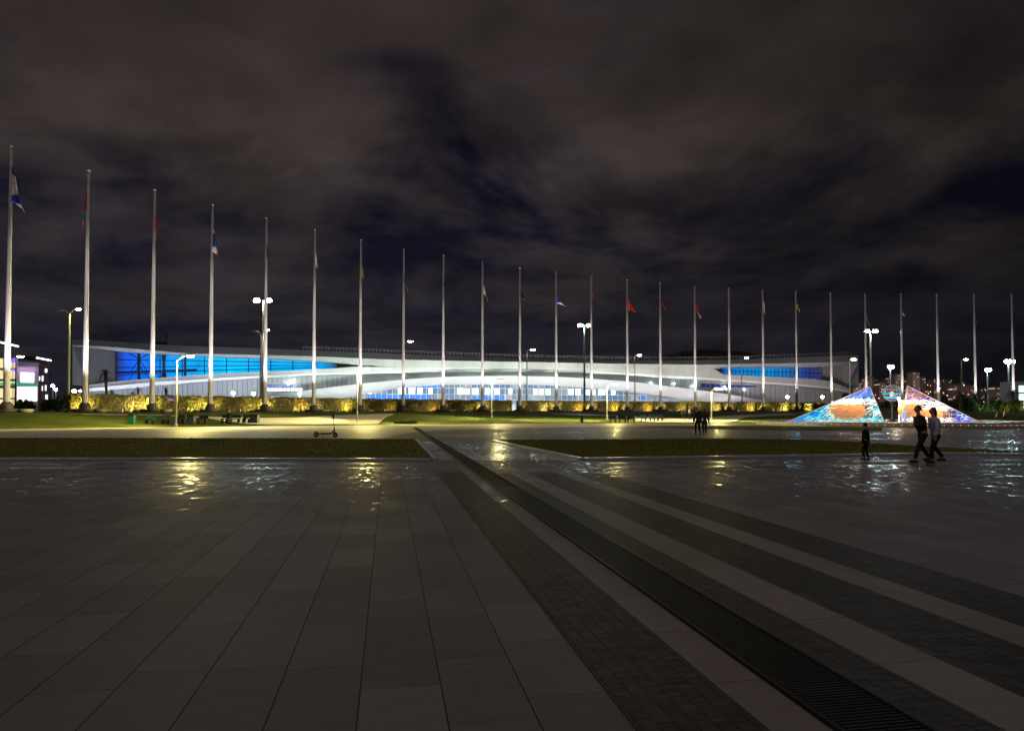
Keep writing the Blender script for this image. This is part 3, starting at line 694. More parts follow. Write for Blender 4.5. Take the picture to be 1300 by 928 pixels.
def build_arena():
    base = A3(590, 520, 0); base.z = PLAT
    e = empty('arena', base, 'long low arena with swept grey roof, blue lit windows and glowing white canopy', 'arena')
    def band(name, m_, xs, top, offt, bot, offb, back=None, parent=e, rows=1):
        b = MB(); g = []
        for r in range(rows+1):
            t = r/rows
            g.append([A3(x, lerp_t(bot, x), offb).lerp(A3(x, lerp_t(top, x), offt), t) for x in xs])
        b.grid(g)
        if back is not None:           # soffit running back under the lower edge, and a top return
            lo = g[0]; b.grid([[Vector((p.x-AN.x*back, p.y-AN.y*back, p.z+.05)) for p in lo], lo])
            hi = g[-1]; b.grid([hi, [Vector((p.x-AN.x*back, p.y-AN.y*back, p.z-.05)) for p in hi]])
        return b.build(name, m_, parent, smooth=True)
    xs = lin(92, 1090, 90)
    # roof
    b = MB(); r0 = [A3(max(97, min(x, 1088)), lerp_t(T1, x), 6) for x in xs]
    rows = [r0]
    for dep, up in ((10, .4), (25, .6), (50, .2), (80, -1.0), (110, -4)):
        rows.append([Vector((p.x-AN.x*dep, p.y-AN.y*dep, p.z-.6+up)) for p in r0])
    b.grid(rows); b.grid([rows[-1], [Vector((p.x, p.y, PLAT)) for p in rows[-1]]])
    roof = b.build('roof', M_CLADD, e, smooth=True)
    # railing on the roof edge
    rl_ = MB()
    for k in range(150):
        x = 385+k*(1080-385)/149; p = A3(x, lerp_t(T1, x), 5.2); rl_.box((p.x, p.y, p.z+.5), (.10, .10, 1.3))
    pts = [A3(x, lerp_t(T1, x), 5.2)+Vector((0, 0, 1.15)) for x in lin(385, 1080, 50)]; rl_.tube(pts, .07, 4)
    pts = [A3(x, lerp_t(T1, x), 5.2)+Vector((0, 0, .7)) for x in lin(385, 1080, 50)]; rl_.tube(pts, .05, 4)
    rl_.build('railing', mat('dull_rail_steel', (.13, .135, .14), .6), roof)
    an = MB()
    for x, y0, y1 in ((203, 437, 426), (209, 437.3, 421), (212, 437.4, 423)):
        p = A3(x, y0, 0); q = A3(x, y1, 0); an.tube([p-Vector((0, 0, 1)), Vector((p.x, p.y, q.z))], .12, 5)
    p = A3(203, 436, -4); an.box((p.x, p.y, p.z), (3.2, 1.6, .7)); an.build('aerial', M_BLACKM, roof)
    band('roof_edge', M_CLADD, xs, T1, 6, T1b, 9.5)
    band('fascia', M_CLAD, xs, T1b, 9.5, T2, 8.3, back=6, rows=2)
    band('upper_wall', M_PANEL, lin(92, 470, 40), T2, 2.0, T3, 2.0); band('upper_wall', M_PANEL, lin(905, 1090, 20), T2, 2.0, T3, 2.0)
    # blue windows: lit interior screen behind steel trusses
    X0 = A3(148, 470, 2).x; X1 = A3(430, 470, 2).x
    mB = blue_mat('blue_lit_glazing', X0, X1, (.006, .10, .80), (.0, .50, 1.0), (.0, .40, 1.0), .25, 1.1)
    def window(xs_, m_, n_m, hbars, truss, name='window'):
        w = band(name, m_, xs_, T2, 2.25, T3, 2.25)
        t = MB(); lo, hi = xs_[0], xs_[-1]
        for k in range(n_m+1):
            x = lo+(hi-lo)*k/n_m; a = A3(x, lerp_t(T2, x), 2.6); c = A3(x, lerp_t(T3, x), 2.6)
            t.tube([c, a], .16 if n_m < 20 else .10, 4)
        for h in hbars:
            t.tube([A3(x, lerp_t(T3, x)+(lerp_t(T2, x)-lerp_t(T3, x))*h, 2.6) for x in lin(lo, hi, 24)], .12, 4)
        for (xa, ha, xb, hb, r_) in truss:
            pa = A3(xa, lerp_t(T3, xa)+(lerp_t(T2, xa)-lerp_t(T3, xa))*ha, 2.8); pb = A3(xb, lerp_t(T3, xb)+(lerp_t(T2, xb)-lerp_t(T3, xb))*hb, 2.8)
            t.tube([pa, pb], r_, 5)
        t.build('truss', mat('dark_truss_steel', (.03, .035, .06), .5, .3), w)
        return w
    tr = [(161, 1, 177, .75, .16), (177, .75, 190, 1, .16), (177, .75, 163, .2, .13), (177, .75, 189, .2, .13), (177, 0, 177, 1, .28), (148, .28, 250, .26, .3), (208, 0, 208, 1, .4), (205, 1, 211, 0, .15), (211, 1, 205, 0, .15), (235, .0, 235, 1, .35), (203, 1, 190, .5, .13), (190, .5, 203, 0, .13), (163, 0, 177, .5, .12), (177, .5, 190, 0, .12)]
    window(lin(147, 428, 40), mB, 10, (.2, .45, .72), tr)
    X2 = A3(915, 470, 2).x; X3 = A3(1050, 470, 2).x
    mB2 = blue_mat('blue_striped_glazing', X2, X3, (.0, .30, 1.0), (.0, .40, 1.0), (.03, .06, .34), 1.4, .62, True)
    window(lin(914, 1043, 30), mB2, 26, (.5,), [])
    # mid canopy: dim upper face then the bright white lip
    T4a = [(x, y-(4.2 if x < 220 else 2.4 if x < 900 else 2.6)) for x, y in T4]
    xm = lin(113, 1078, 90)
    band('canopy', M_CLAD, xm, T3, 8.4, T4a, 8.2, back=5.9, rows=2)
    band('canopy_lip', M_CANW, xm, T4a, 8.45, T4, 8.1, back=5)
    # lower glazed wall, full height to the ground
    g0 = [(x, 540) for x in (0, 1300)]
    b = MB(); xl = lin(113, 1066, 90); b.grid([[Aoff(x, PLAT, 2.0) for x in xl], [A3(x, lerp_t(T4, x)-1, 2.4) for x in xl]]); lw = b.build('lower_wall', M_LOWW, e)
    mm = MB()
    for k in range(150):
        x = 118+k*(1060-118)/149
        if 470 < x < 850: continue
        a = Aoff(x, PLAT, 2.5); c = A3(x, lerp_t(T4, x)-.5, 2.6)
        if c.z > a.z+.5: mm.tube([a, c], .07, 4)
    mm.build('mullion', mat('slate_mullion', (.16, .17, .20), .5), lw)
    # softly lit offices behind the lower wall
    off = MB()
    for x, y, w, h, in ((445, 495.2, 3, 1.6), (350, 496.5, 5, 1.6), (358, 496.3, 5, 1.6), (366, 496, 5, 1.6)): pass
    for k in range(9):
        x = 338+k*5.2; p = A3(x, 495+.0*k, 2.75); q = A3(x+4.2, 495, 2.75); dz = .34
        off.face([p-Vector((0, 0, dz)), q-Vector((0, 0, dz)), q+Vector((0, 0, dz*1.6)), p+Vector((0, 0, dz*1.6))])
    off.build('window', mat('lit_office_window', (.8, .8, .8), emit=1.6, ecol=(.8, .85, 1.0)), lw)
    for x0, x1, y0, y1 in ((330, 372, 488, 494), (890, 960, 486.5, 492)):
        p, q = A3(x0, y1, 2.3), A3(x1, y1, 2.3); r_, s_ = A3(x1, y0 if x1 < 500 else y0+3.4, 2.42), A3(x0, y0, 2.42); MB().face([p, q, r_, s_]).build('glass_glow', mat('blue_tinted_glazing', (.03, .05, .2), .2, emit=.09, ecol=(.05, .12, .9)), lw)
    wl = MB()  # lamp reflections on the lower glass, modelled as small glowing beads
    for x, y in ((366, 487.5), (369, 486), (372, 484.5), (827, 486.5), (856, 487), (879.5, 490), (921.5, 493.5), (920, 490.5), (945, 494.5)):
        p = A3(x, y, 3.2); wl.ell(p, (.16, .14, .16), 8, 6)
    wl.build('glass_lamp_glints', M_LCOOL, lw)
    # lower canopy
    xc = lin(337, 988, 80)
    band('entrance_canopy', M_CANW, xc, T5, 16, T6, 9, back=5, rows=3)
    for k in range(10):  # added fill above the canopy, brightens the dark band under the lip
        x = 400+k*52; q = A3(x, lerp_t(T5, x)+.6, 12.5); area('ledge_fill', Vector((q.x, q.y, q.z+.5)), A3(x, lerp_t(T4, x)-1, 5), 170, (.82, 1.0, .86), 8, .3, spread=140)
    # entrance glazing
    xg = lin(432, 872, 60)
    gl = MB(); gl.grid([[Aoff(x, PLAT, 5.5) for x in xg], [A3(x, lerp_t(T6, x)-.5, 5.5) for x in xg]])
    mE, nt, bb = nodes_of('lit_foyer_glass'); L = nt.links
    geo = nt.nodes.new('ShaderNodeNewGeometry'); sp = nt.nodes.new('ShaderNodeSeparateXYZ'); L.new(geo.outputs['Position'], sp.inputs[0])
    cb = nt.nodes.new('ShaderNodeCombineXYZ'); L.new(NM(nt, 'FLOOR', NM(nt, 'DIVIDE', sp.outputs[0], 2.6)), cb.inputs[0]); L.new(NM(nt, 'FLOOR', NM(nt, 'DIVIDE', sp.outputs[2], 2.2)), cb.inputs[1])
    wn = nt.nodes.new('ShaderNodeTexWhiteNoise'); wn.noise_dimensions = '2D'; L.new(cb.outputs[0], wn.inputs['Vector'])
    cr = nt.nodes.new('ShaderNodeValToRGB'); L.new(wn.outputs['Value'], cr.inputs[0]); q = cr.color_ramp.elements
    q[0].color = (.10, .26, .55, 1); q[1].color = (.62, .72, .80, 1); x_ = q.new(.5); x_.color = (.24, .36, .52, 1); x_ = q.new(.8); x_.color = (.42, .50, .55, 1)
    bb.inputs['Base Color'].default_value = (.05, .07, .1, 1); bb.inputs['Roughness'].default_value = .15
    L.new(cr.outputs[0], bb.inputs['Emission Color']); bb.inputs['Emission Strength'].default_value = .62; mE.cycles.emission_sampling = 'NONE'
    fy = gl.build('foyer_glass', mE, e)
    mu = MB()
    for k in range(62):
        x = 434+k*7.15
        if x > 870: break
        a = Aoff(x, PLAT, 5.8); c = A3(x, lerp_t(T6, x), 5.8)
        if c.z > a.z+.3: mu.box(((a.x+c.x)/2, (a.y+c.y)/2, (a.z+c.z)/2), (.16, .2, c.z-a.z))
    for z, xa, xb in ((4.9, 470, 860), (6.6, 490, 820), (8.55, 530, 745)):
        mu.tube([Aoff(x, z, 5.8) for x in lin(xa, xb, 20)], .09, 4)
    mu.build('mullion', mat('white_mullion', (.7, .72, .74), .5), fy)
    mb = bl = MB(); rr = random.Random(5)
    for x0, x1 in ((451, 472), (505, 515), (519, 527), (530, 536), (544, 549), (581, 588), (590, 596), (600, 607), (616, 622), (628, 634), (646, 650), (677, 683), (685, 690), (693, 699), (722, 728), (731, 737), (744, 756), (760, 768), (776, 781)):
        zt = 8.5+rr.uniform(-.2, .2); zb = 6.7
        bl.face([Aoff(x0, zb, 5.62), Aoff(x1, zb, 5.62), Aoff(x1, zt, 5.62), Aoff(x0, zt, 5.62)])
    bl.build('lit_panel', mat('bright_foyer_panel', (1, 1, 1), emit=2.2, ecol=(.92, .95, 1)), fy)
    bp = MB()
    for x0, x1, zb, zt in ((515, 560, 8.6, 9.5), (470, 545, 4.9, 6.4), (600, 640, 4.9, 6.2), (812, 822, 5.6, 6.6)):
        bp.face([Aoff(x0, zb, 5.58), Aoff(x1, zb, 5.58), Aoff(x1, zt, 5.58), Aoff(x0, zt, 5.58)])
    bp.build('blue_panel', mat('blue_foyer_panel', (.0, .1, .5), emit=.6, ecol=(.06, .30, 1.0)), fy)
    # slanted ends
    en = MB(); 
    a, b_, c_ = A3(92, 438, 7), A3(112, 490, 2), A3(97, 431, 6)
    bk = Vector((-AN.x*70, -AN.y*70, 0)); en.face([a, b_, b_+bk, a+bk]); en.face([a, c_, c_+bk, a+bk])
    en.face([b_, Vector((b_.x, b_.y, PLAT)), Vector((b_.x, b_.y, PLAT))+bk, b_+bk])
    en.face([A3(92, 438.5, 7), A3(92, 489, 1.9), b_])
    en.build('end_wall', M_PANEL, e)
    en = MB(); a, b_, c_ = A3(1090, 460, 7.5), A3(1064, 512, 2), A3(1088, 451, 6)
    bk = Vector((-AN.x*60-20, -AN.y*60, 0)); en.face([b_, a, a+bk, b_+bk]); en.face([a, c_, c_+bk, a+bk]); en.build('end_wall', M_PANEL, e)
    # floodlights on the ground in front of the facade (behind the hedge)
    cols = [((.70, .72, .85), .30), ((.66, .74, .95), .55), ((.75, .9, 1), .7), ((.86, 1, .92), 1.0), ((.9, 1, .88), 1.15), ((.94, 1, .86), 1.25), ((.96, 1, .86), 1.3), ((1, 1, .88), 1.3), ((1, .97, .86), 1.25), ((1, .93, .84), 1.05), ((1, .88, .84), .9), ((1, .84, .86), .8)]
    for k, (c, s) in enumerate(cols):
        x = 140+k*80; p = Aoff(x, PLAT+.5, 46); t = A3(x, 462, 4)
        area('facade_floodlight', p, t, 1750*s, c, 12, .8, spread=75)
    for k in range(13):
        x = 395+k*44; p = Aoff(x, PLAT+.4, 14.5); t = A3(x, lerp_t(T5, x)+2, 13)
        zt = A3(x, lerp_t(T5, x), 13).z; 
        area('canopy_floodlight', p, t, 210*max(.25, (zt-PLAT)/11), (.86, .90, 1.0), 9, .5, spread=130)
    for k in range(5):
        x = 130+k*48; p = Aoff(x, PLAT+.4, 10.5); area('lip_floodlight', p, A3(x, lerp_t(T4, x), 8), 420, (.85, .9, 1), 10, .4, spread=130)
build_arena()

# ------------------------------------------------------------------ shopping centre at the left
def build_mall():
    P0 = Vector((-150, 118)); P1 = Vector((-118.5, 176)); D_ = (P1-P0).normalized(); Nn = Vector((D_.y, -D_.x))
    def M3(px, py, off=0.0):
        o = P0+Nn*off; d = ray(px, py); det = d.x*(-D_.y)+d.y*D_.x; k = (o.x*(-D_.y)+o.y*D_.x)/det; return Vector((d.x*k, d.y*k, EYE+d.z*k))
    o = M3(30, 521); o.z = PLAT
    e = empty('shopping_centre', o, 'shopping centre at the left edge with purple lit facade and white screens', 'building')
    def quad(b, x0, x1, ya, yb, off):   # ya top at x0.. simple rectangle on the facade
        a = M3(x0, yb, off); c = M3(x1, yb, off); zt = M3(x0, ya, off).z; zb = a.z
        b.face([(a.x, a.y, zb), (c.x, c.y, zb), (c.x, c.y, zt), (a.x, a.y, zt)]); return b
    def wall(x0, x1, ya, off, dep):
        a = M3(x0, 500, off); c = M3(x1, 500, off); zt = M3(x0, ya, off).z; b = MB(); bk = Vector((-Nn.x*dep, -Nn.y*dep))
        p = [(a.x, a.y), (c.x, c.y), (c.x+bk.x, c.y+bk.y), (a.x+bk.x, a.y+bk.y)]
        for i in range(4):
            q, r_ = p[i], p[(i+1) % 4]; b.face([(*q, PLAT-.3), (*r_, PLAT-.3), (*r_, zt), (*q, zt)])
        b.face([(*q, zt) for q in p]); return b
    wall(-120, 22, 430, 0, 40).build('wall', mat('mall_grey_wall', (.16, .16, .18), .6, noise=.1, nscale=.5), e)
    wall(21.5, 48.5, 459, .6, 40).build('purple_wall', mat('mall_pale_cladding', (.5, .46, .5), .5, noise=.1, nscale=.6), e)
    wall(48, 62, 461, .2, 30).build('dark_wall', mat('mall_dark_brick', (.10, .07, .075), .7, noise=.2, nscale=.8), e)
    b = MB()
    for y0, y1 in ((455, 467), (470, 481), (484, 489), (493, 505), (507, 514)):
        for x0 in (-22, -15, -8, -1, 5, 11, 17): quad(b, x0, x0+4.8, y0, y1, .15)
    b.build('window', mat('mall_yellow_window', (1, .9, .6), emit=.9, ecol=(1, .82, .42)), e)
    b = MB(); quad(b, 26.5, 43, 473, 485, .8); b.build('screen', mat('mall_white_screen', (1, 1, 1), emit=3, ecol=(1, .96, 1)), e)
    b = MB()
    for k in range(5):
        for y0, y1 in ((491, 494.6), (495.2, 499), (499.6, 503.4), (504, 509)): quad(b, 21.9+k*5.1, 26.7+k*5.1, y0, y1, .8)
    b.build('lit_window', mat('mall_pink_white_window', (1, 1, 1), emit=1.9, ecol=(1, .88, .84)), e)
    b = MB(); quad(b, 0, 47.5, 485.8, 488.6, .9); b.build('green_neon_band', mat('green_neon', (0, .3, .2), emit=.5, ecol=(.0, .62, .36)), e)
    b = MB(); quad(b, 12, 22, 455, 460, .9); quad(b, 15, 21, 468, 471, .9); b.build('violet_sign', mat('violet_neon', (.2, .1, .6), emit=1.1, ecol=(.28, .16, 1.0)), e)
    b = MB()
    for x0, x1, y0, y1 in ((57, 60, 468, 473), (49.4, 51, 478, 483), (53, 55, 477, 484), (57, 59, 489, 496), (57.5, 60.5, 501, 508), (53, 54.5, 490, 496)): quad(b, x0, x1, y0, y1, .4)
    b.build('window', mat('mall_cool_window', (1, 1, 1), emit=1.3, ecol=(.85, .95, .9)), e)
    # roof canopies with neon edges
    def canopy(x0, x1, y0, y1, off, name):
        a = M3(x0, y0, off); c = M3(x1, y1, off); q = MB(); bk = Vector((-Nn.x*8, -Nn.y*8, .1)); up = Vector((0, 0, .35))
        q.face([a, c, c+up, a+up]); q.face([a, c, c+bk, a+bk]); q.face([a+up, c+up, c+up+bk, a+up+bk]); r_ = q.build('roof_canopy', mat('mall_dark_roof', (.05, .045, .05), .6), e)
        t = MB(); t.tube([a-Vector((0, 0, .05)), c-Vector((0, 0, .05))], .17, 6); t.build('neon_edge', mat('white_pink_neon', (1, 1, 1), emit=6, ecol=(1, .86, 1)), r_)
    canopy(-30, 23.5, 427.5, 439.6, 4, 'a'); canopy(46.5, 65, 454, 457.5, 4, 'b')
    for k in range(6):
        p = M3(23.5+k*4.4, 460.5, 1.6); spot('wall_washer', p, M3(23.5+k*4.4, 485, .55), 200, (.55, .25, 1.0) if k % 2 else (1.0, .55, .85), 80, .8, .1)
build_mall()

# ------------------------------------------------------------------ lamps
def lamp_label_fix(): pass
HEADS = []
def single_lamp(pxp, pxh, yh, Y, zb, label, m_lens=M_LCOOL, m_p=M_STEEL, W=0, col=(1, .95, .8), name='street_lamp', group=None, r=.1, two=False, arm_up=.25, size=150, hs=1.0, dim_second=False, bat=False):
    base = at(pxp, 500, Y); base.z = zb
    head = at(pxh, yh, Y); H = head.z-zb
    e = empty(name, base, label, 'street lamp', group)
    MB().tube([base, base+Vector((0, 0, H*.5)), base+Vector((0, 0, H-arm_up))], [r*1.25, r, r*.75], 10).lathe([(r*2.2, 0), (r*2.2, .25), (r*1.4, .35)], c=base, n=12).build('pole', m_p, e, smooth=False)
    top = base+Vector((0, 0, H-arm_up)); 
    arms = [head]
    if two: arms.append(Vector((2*base.x-head.x, head.y, head.z-(.25 if dim_second else 0))))
    for k, h in enumerate(arms):
        mid = top.lerp(h, .45)+Vector((0, 0, arm_up*.45)); MB().tube([top-Vector((0, 0, .1)), mid, h+Vector((0, 0, .12))], [r*.6, r*.5, r*.45], 7).build('arm', m_p, e, smooth=True)
        sg = 1 if h.x >= base.x else -1
        MB().box(h+Vector((sg*.15, 0, .13)), (.78*hs, .34*hs, .10*hs)).box(h+Vector((sg*.12, 0, .2)), (.45*hs, .24*hs, .08)).build('lamp_head', m_p, e)
        if not (dim_second and k): MB().ell(h+Vector((sg*.17, 0, .03)), (.34*hs, .17*hs, .14*hs), 14, 8).build('lamp_glass', m_lens, e, smooth=True)
        if bat:
            q = h+Vector((sg*.17, 0, -.2))
            for dx, dy, w_ in ((-15, -3, .8), (15, -3, .8), (0, -14, .12), (0, 0, .10)): spot('lamp_light', q, q+Vector((dx, dy, -7)), W*w_, col, 105, 1, .22, e)
        elif W and not (dim_second and k): spot('lamp_light', h+Vector((sg*.17, 0, -.18)), h+Vector((sg*.17, -.0, -5)), W, col, size, .5, .22, e)
    return e
WARM = (1.0, .82, .27)
GP = 'low path lamps beside the pale footpath'
lp = single_lamp(224, 239.5, 452.5, 65.5, 0, 'low path lamp with purple sign and pale box, left of the blue window', M_LPATH, W=36000, col=WARM, bat=True, group=GP, r=.075, hs=1.1, arm_up=.35)
b = MB(); c = at(224, 506.5, 65.5); b.box((c.x, c.y-.14, c.z), (.34, .18, .55)); b.build('control_box', mat('beige_box', (.6, .5, .35), .6), lp)
b = MB(); c = at(217.5, 507.6, 65.5); b.box((c.x, c.y, c.z), (.55, .05, .16)); b.build('sign', mat('purple_sign', (.25, .18, .7), emit=.7, ecol=(.3, .2, 1)), lp)
single_lamp(453.5, 463.5, 469, 82, 0, 'low path lamp beside the seventh flagpole above the scooter', M_LPATH, W=36000, col=WARM, bat=True, group=GP, r=.075, hs=1.1, arm_up=.35)
single_lamp(624, 632.5, 483, 97, height(at(624, 500, 97).x, 97), 'low path lamp in the middle before the bright canopy', M_LPATH, W=32000, bat=True, col=(1, .86, .36), group=GP, r=.075, hs=1.5, arm_up=.35)
single_lamp(770.5, 779, 487.5, 98, height(at(770, 500, 98).x, 98), 'low path lamp near the fourteenth flagpole by the bench row', M_LPATH, W=36000, col=WARM, bat=True, group=GP, r=.075, hs=1.5, arm_up=.35)
single_lamp(903, 911, 493.5, 98, height(at(903, 500, 98).x, 98), 'low path lamp beside the dark coated couple', M_LPATH, W=36000, col=WARM, bat=True, group=GP, r=.075, hs=1.4, arm_up=.35)

GS = 'tall single-arm street lamps behind the hedge'
single_lamp(86.5, 98, 393, 86, PLAT, 'olive two-armed street lamp left of the second flagpole, right arm lit', M_LWARM, M_GREENSTEEL, W=1200, col=WARM, group=GS, two=True, dim_second=True, r=.17, arm_up=.5)
single_lamp(330.5, 339, 419.5, 121, PLAT, 'slim two-armed street lamp under the tall twin mast by the fifth flagpole', M_LWARM, W=900, group=GS, two=True, dim_second=True, r=.14, arm_up=.9, hs=.9)
single_lamp(513, 520, 433.5, 142, PLAT, 'street lamp hidden behind the eighth flagpole, head to its right', M_LWARM, M_STEEL, W=900, col=WARM, group=GS, r=.13, hs=1.5)
single_lamp(669, 675.5, 444, 152, PLAT, 'street lamp right of the purple and green flagpole', M_LWARM, M_STEEL, W=900, col=WARM, group=GS, r=.13, hs=1.5)
single_lamp(806, 811, 451, 168, PLAT, 'street lamp right of the bright red flag pole over the canopy', M_LWARM, M_STEEL, W=900, group=GS, r=.13, hs=1.5)
single_lamp(942, 947, 454.5, 178, PLAT, 'street lamp in front of the left end of the smaller blue window', M_LWARM, M_STEEL, W=900, group=GS, r=.13, hs=1.5)
single_lamp(1079, 1083, 456.5, 182, PLAT, 'white street lamp at the right tip of the arena roof', M_LWARM, M_WHITE, W=1600, group=GS, r=.16, hs=2.2)
single_lamp(1221, 1225.5, 456.3, 182, PLAT, 'olive street lamp between two bare flagpoles at the right', M_LCOOL, M_GREENSTEEL, W=900, group=GS, r=.2, hs=1.8)
GT = 'tall twin-headed masts with cool light'
def twin(px, y, Y, dx, label, W=9000, hs=2.0):
    base = at(px, 500, Y); base.z = PLAT; top = at(px, y, Y); H = top.z-PLAT
    e = empty('twin_mast', base, label, 'lamp mast', GT)
    MB().tube([base, base+Vector((0, 0, H*.6)), base+Vector((0, 0, H))], [.27, .22, .16], 10).build('pole', M_WHITE if Y > 170 else M_GREENSTEEL, e)
    h = dx*Y/F
    MB().tube([top-Vector((h, 0, 0)), top+Vector((h, 0, 0))], .08, 6).build('crossbar', M_STEEL, e)
    MB().box(base+Vector((0, 0, H*.42)), (.9, .5, .5)).box(base+Vector((0, 0, H*.3)), (.7, .4, .3)).build('mast_bracket', M_STEEL, e)
    for s in (-1, 1):
        p = top+Vector((s*h, 0, -.05)); MB().box(p+Vector((0, 0, .25*hs)), (.55*hs, .4*hs, .12*hs)).build('lamp_head', M_STEEL, e)
        MB().ell(p, (.36*hs, .22*hs, .18*hs), 14, 8).build('lamp_glass', M_LCOOL, e, smooth=True)
    spot('lamp_light', top+Vector((0, -.3, -.6)), top+Vector((0, -6, -10)), W*.18, (.78, 1.0, .95), 150, .4, .5, e)
twin(333.5, 381.5, 122, 7.6, 'tall olive twin-headed mast behind the fifth flagpole', hs=1.7)
twin(742, 413, 166, 5.6, 'tall twin-headed mast left of the middle flagpole', hs=1.7)
twin(1106, 420.5, 176, 5.2, 'white twin-headed mast above the left lattice pyramid', hs=1.9)
GF = 'floodlight masts with bluish glare'
def star(px, y, Y, label, W, n=3, m_=M_LBLUE, sc=1.0):
    base = at(px, 500, Y); base.z = PLAT; top = at(px, y, Y); H = top.z-PLAT
    e = empty('floodlight_mast', base, label, 'floodlight mast', GF)
    MB().tube([base, base+Vector((0, 0, H))], [.34, .22], 10).build('pole', M_WHITE, e)
    MB().box(base+Vector((0, 0, H*.45)), (1.2, .6, .7)).box(base+Vector((0, 0, H*.28)), (1.0, .5, .5)).build('platform', M_STEEL, e)
    for k in range(n):
        p = top+Vector(((k-(n-1)/2)*1.2*sc, -.3, .1)); MB().ell(p, (.66*sc, .4, .62*sc), 12, 8).build('floodlight', m_, e, smooth=True)
    MB().box(top+Vector((0, .15, .1)), (1.2*n*sc, .15, .2)).build('crossbar', M_STEEL, e)
    spot('lamp_light', top+Vector((0, -1, 0)), Vector((top.x*.3, 20, 0)), W*.07, (.62, .92, 1.0), 110, .6, .7, e)
star(1130.5, 466, 262, 'floodlight mast with bluish glare between the two lattice pyramids', 60000, 2)
star(1254, 470, 280, 'smaller floodlight mast left of the last flagpole', 60000, 2)
star(1281, 459.5, 240, 'brightest floodlight mast touching the last flagpole at the right edge', 70000, 3)
GK = 'small park lamps glowing in front of the arena'
def park(px, y, Y, label, m_=M_LWARM, sc=1.0):
    base = at(px, 500, Y); base.z = PLAT; top = at(px, y, Y)
    e = empty('park_lamp', base, label, 'park lamp', GK)
    MB().tube([base, Vector((base.x, base.y, top.z-.15))], .07, 7).build('pole', M_WHITE, e)
    MB().ell(top, (.42*sc, .42*sc, .34*sc), 12, 8).build('lamp_globe', m_, e, smooth=True)
    MB().box(Vector((top.x, top.y, top.z+.42*sc)), (.5*sc, .5*sc, .06)).build('cap', M_STEEL, e)
park(296, 499, 170, 'small park lamp under the blue window left of the tall twin mast'); park(322, 499.5, 172, 'small bluish park lamp directly left of the tall twin mast', M_LCOOL)
park(380.5, 500, 176, 'small park lamp left of the sixth flagpole'); park(999.5, 504, 186, 'small pink white park lamp between the two rightmost arena flagpoles')
park(1044, 504, 188, 'small park lamp above the left slope of the lattice pyramid'); park(94, 497, 120, 'bright cool park lamp left of the hedge start', M_LCOOL, .9); park(102, 496.3, 150, 'faint park lamp beside the second flagpole', M_LWARM, .6)
park(67, 489.8, 150, 'slim park lamp with pole right of the shopping centre', M_LCOOL, .8); park(71, 494.5, 180, 'lower of two park lamps right of the shopping centre', M_LCOOL, .8)
e = single_lamp(19.5, 24.5, 452.7, 100, PLAT, 'warm lamp glaring in front of the shopping centre', mat('amber_lamp', (1, 1, 1), emit=60, ecol=(1, .70, .40)), M_BLACKM, W=600, col=(1, .6, .3), r=.1, hs=1.5)

# ------------------------------------------------------------------ vegetation
def palm(px, ytop, ybase, Y, zb, label, scale=1.0, seed=1, nf=26, cr_px=9):
    base = at(px, 500, Y); base.z = zb; top = at(px, ytop, Y); R_ = cr_px*Y/F
    rr = random.Random(seed); e = empty('palm_tree', base, label, 'palm tree', 'palms standing by the hedge and lawns')
    H = top.z-zb; MB().tube([base+Vector((rr.uniform(-.1, .1)*0, 0, 0)), base+Vector((.04*H, 0, H*.5)), base+Vector((0, 0, H))], [.24*scale, .17*scale, .2*scale], 9).build('trunk', M_BARK, e, smooth=True)
    b = MB(); c = base+Vector((0, 0, H))
    for k in range(nf):
        th = rr.uniform(0, 2*PI); el = rr.uniform(-.9, 1.35); L_ = R_*rr.uniform(.8, 1.15); pts = []
        for j in range(7):
            t = j/6; r_ = L_*t*math.cos(el)*(1-.12*t); z = L_*t*math.sin(el)-L_*.55*t*t
            pts.append(c+Vector((r_*math.cos(th), r_*math.sin(th), z)))
        sd = Vector((-math.sin(th), math.cos(th), 0))
        for j in range(6):
            p, q = pts[j], pts[j+1]; w = R_*.26*(1-abs(j/6-.45))
            for s in (-1, 1):
                for t in (.0, .33, .66):
                    a = p.lerp(q, t); b.face([a, p.lerp(q, min(1, t+.22)), a+(q-p)*.9+sd*s*w+Vector((0, 0, -w*.45))])
    b.build('crown', M_PALM, e)
palm(133, 472, 503, 102, PLAT, 'tall fan palm standing behind the left end of the hedge', seed=2, nf=34, cr_px=9)
palm(141.5, 497, 503, 101, PLAT, 'low palm just right of the tall fan palm', .8, seed=3, cr_px=6)
palm(175, 493, 503, 104, PLAT, 'small drooping palm left of the third flagpole', .8, seed=4, nf=14, cr_px=6); palm(168, 499, 503, 103, PLAT, 'stubby palm hugging the drooping palm by the third flagpole', .7, seed=14, nf=14, cr_px=6)
palm(210, 493, 503, 106, PLAT, 'small bent palm right of the third flagpole', .8, seed=5, nf=12, cr_px=5)
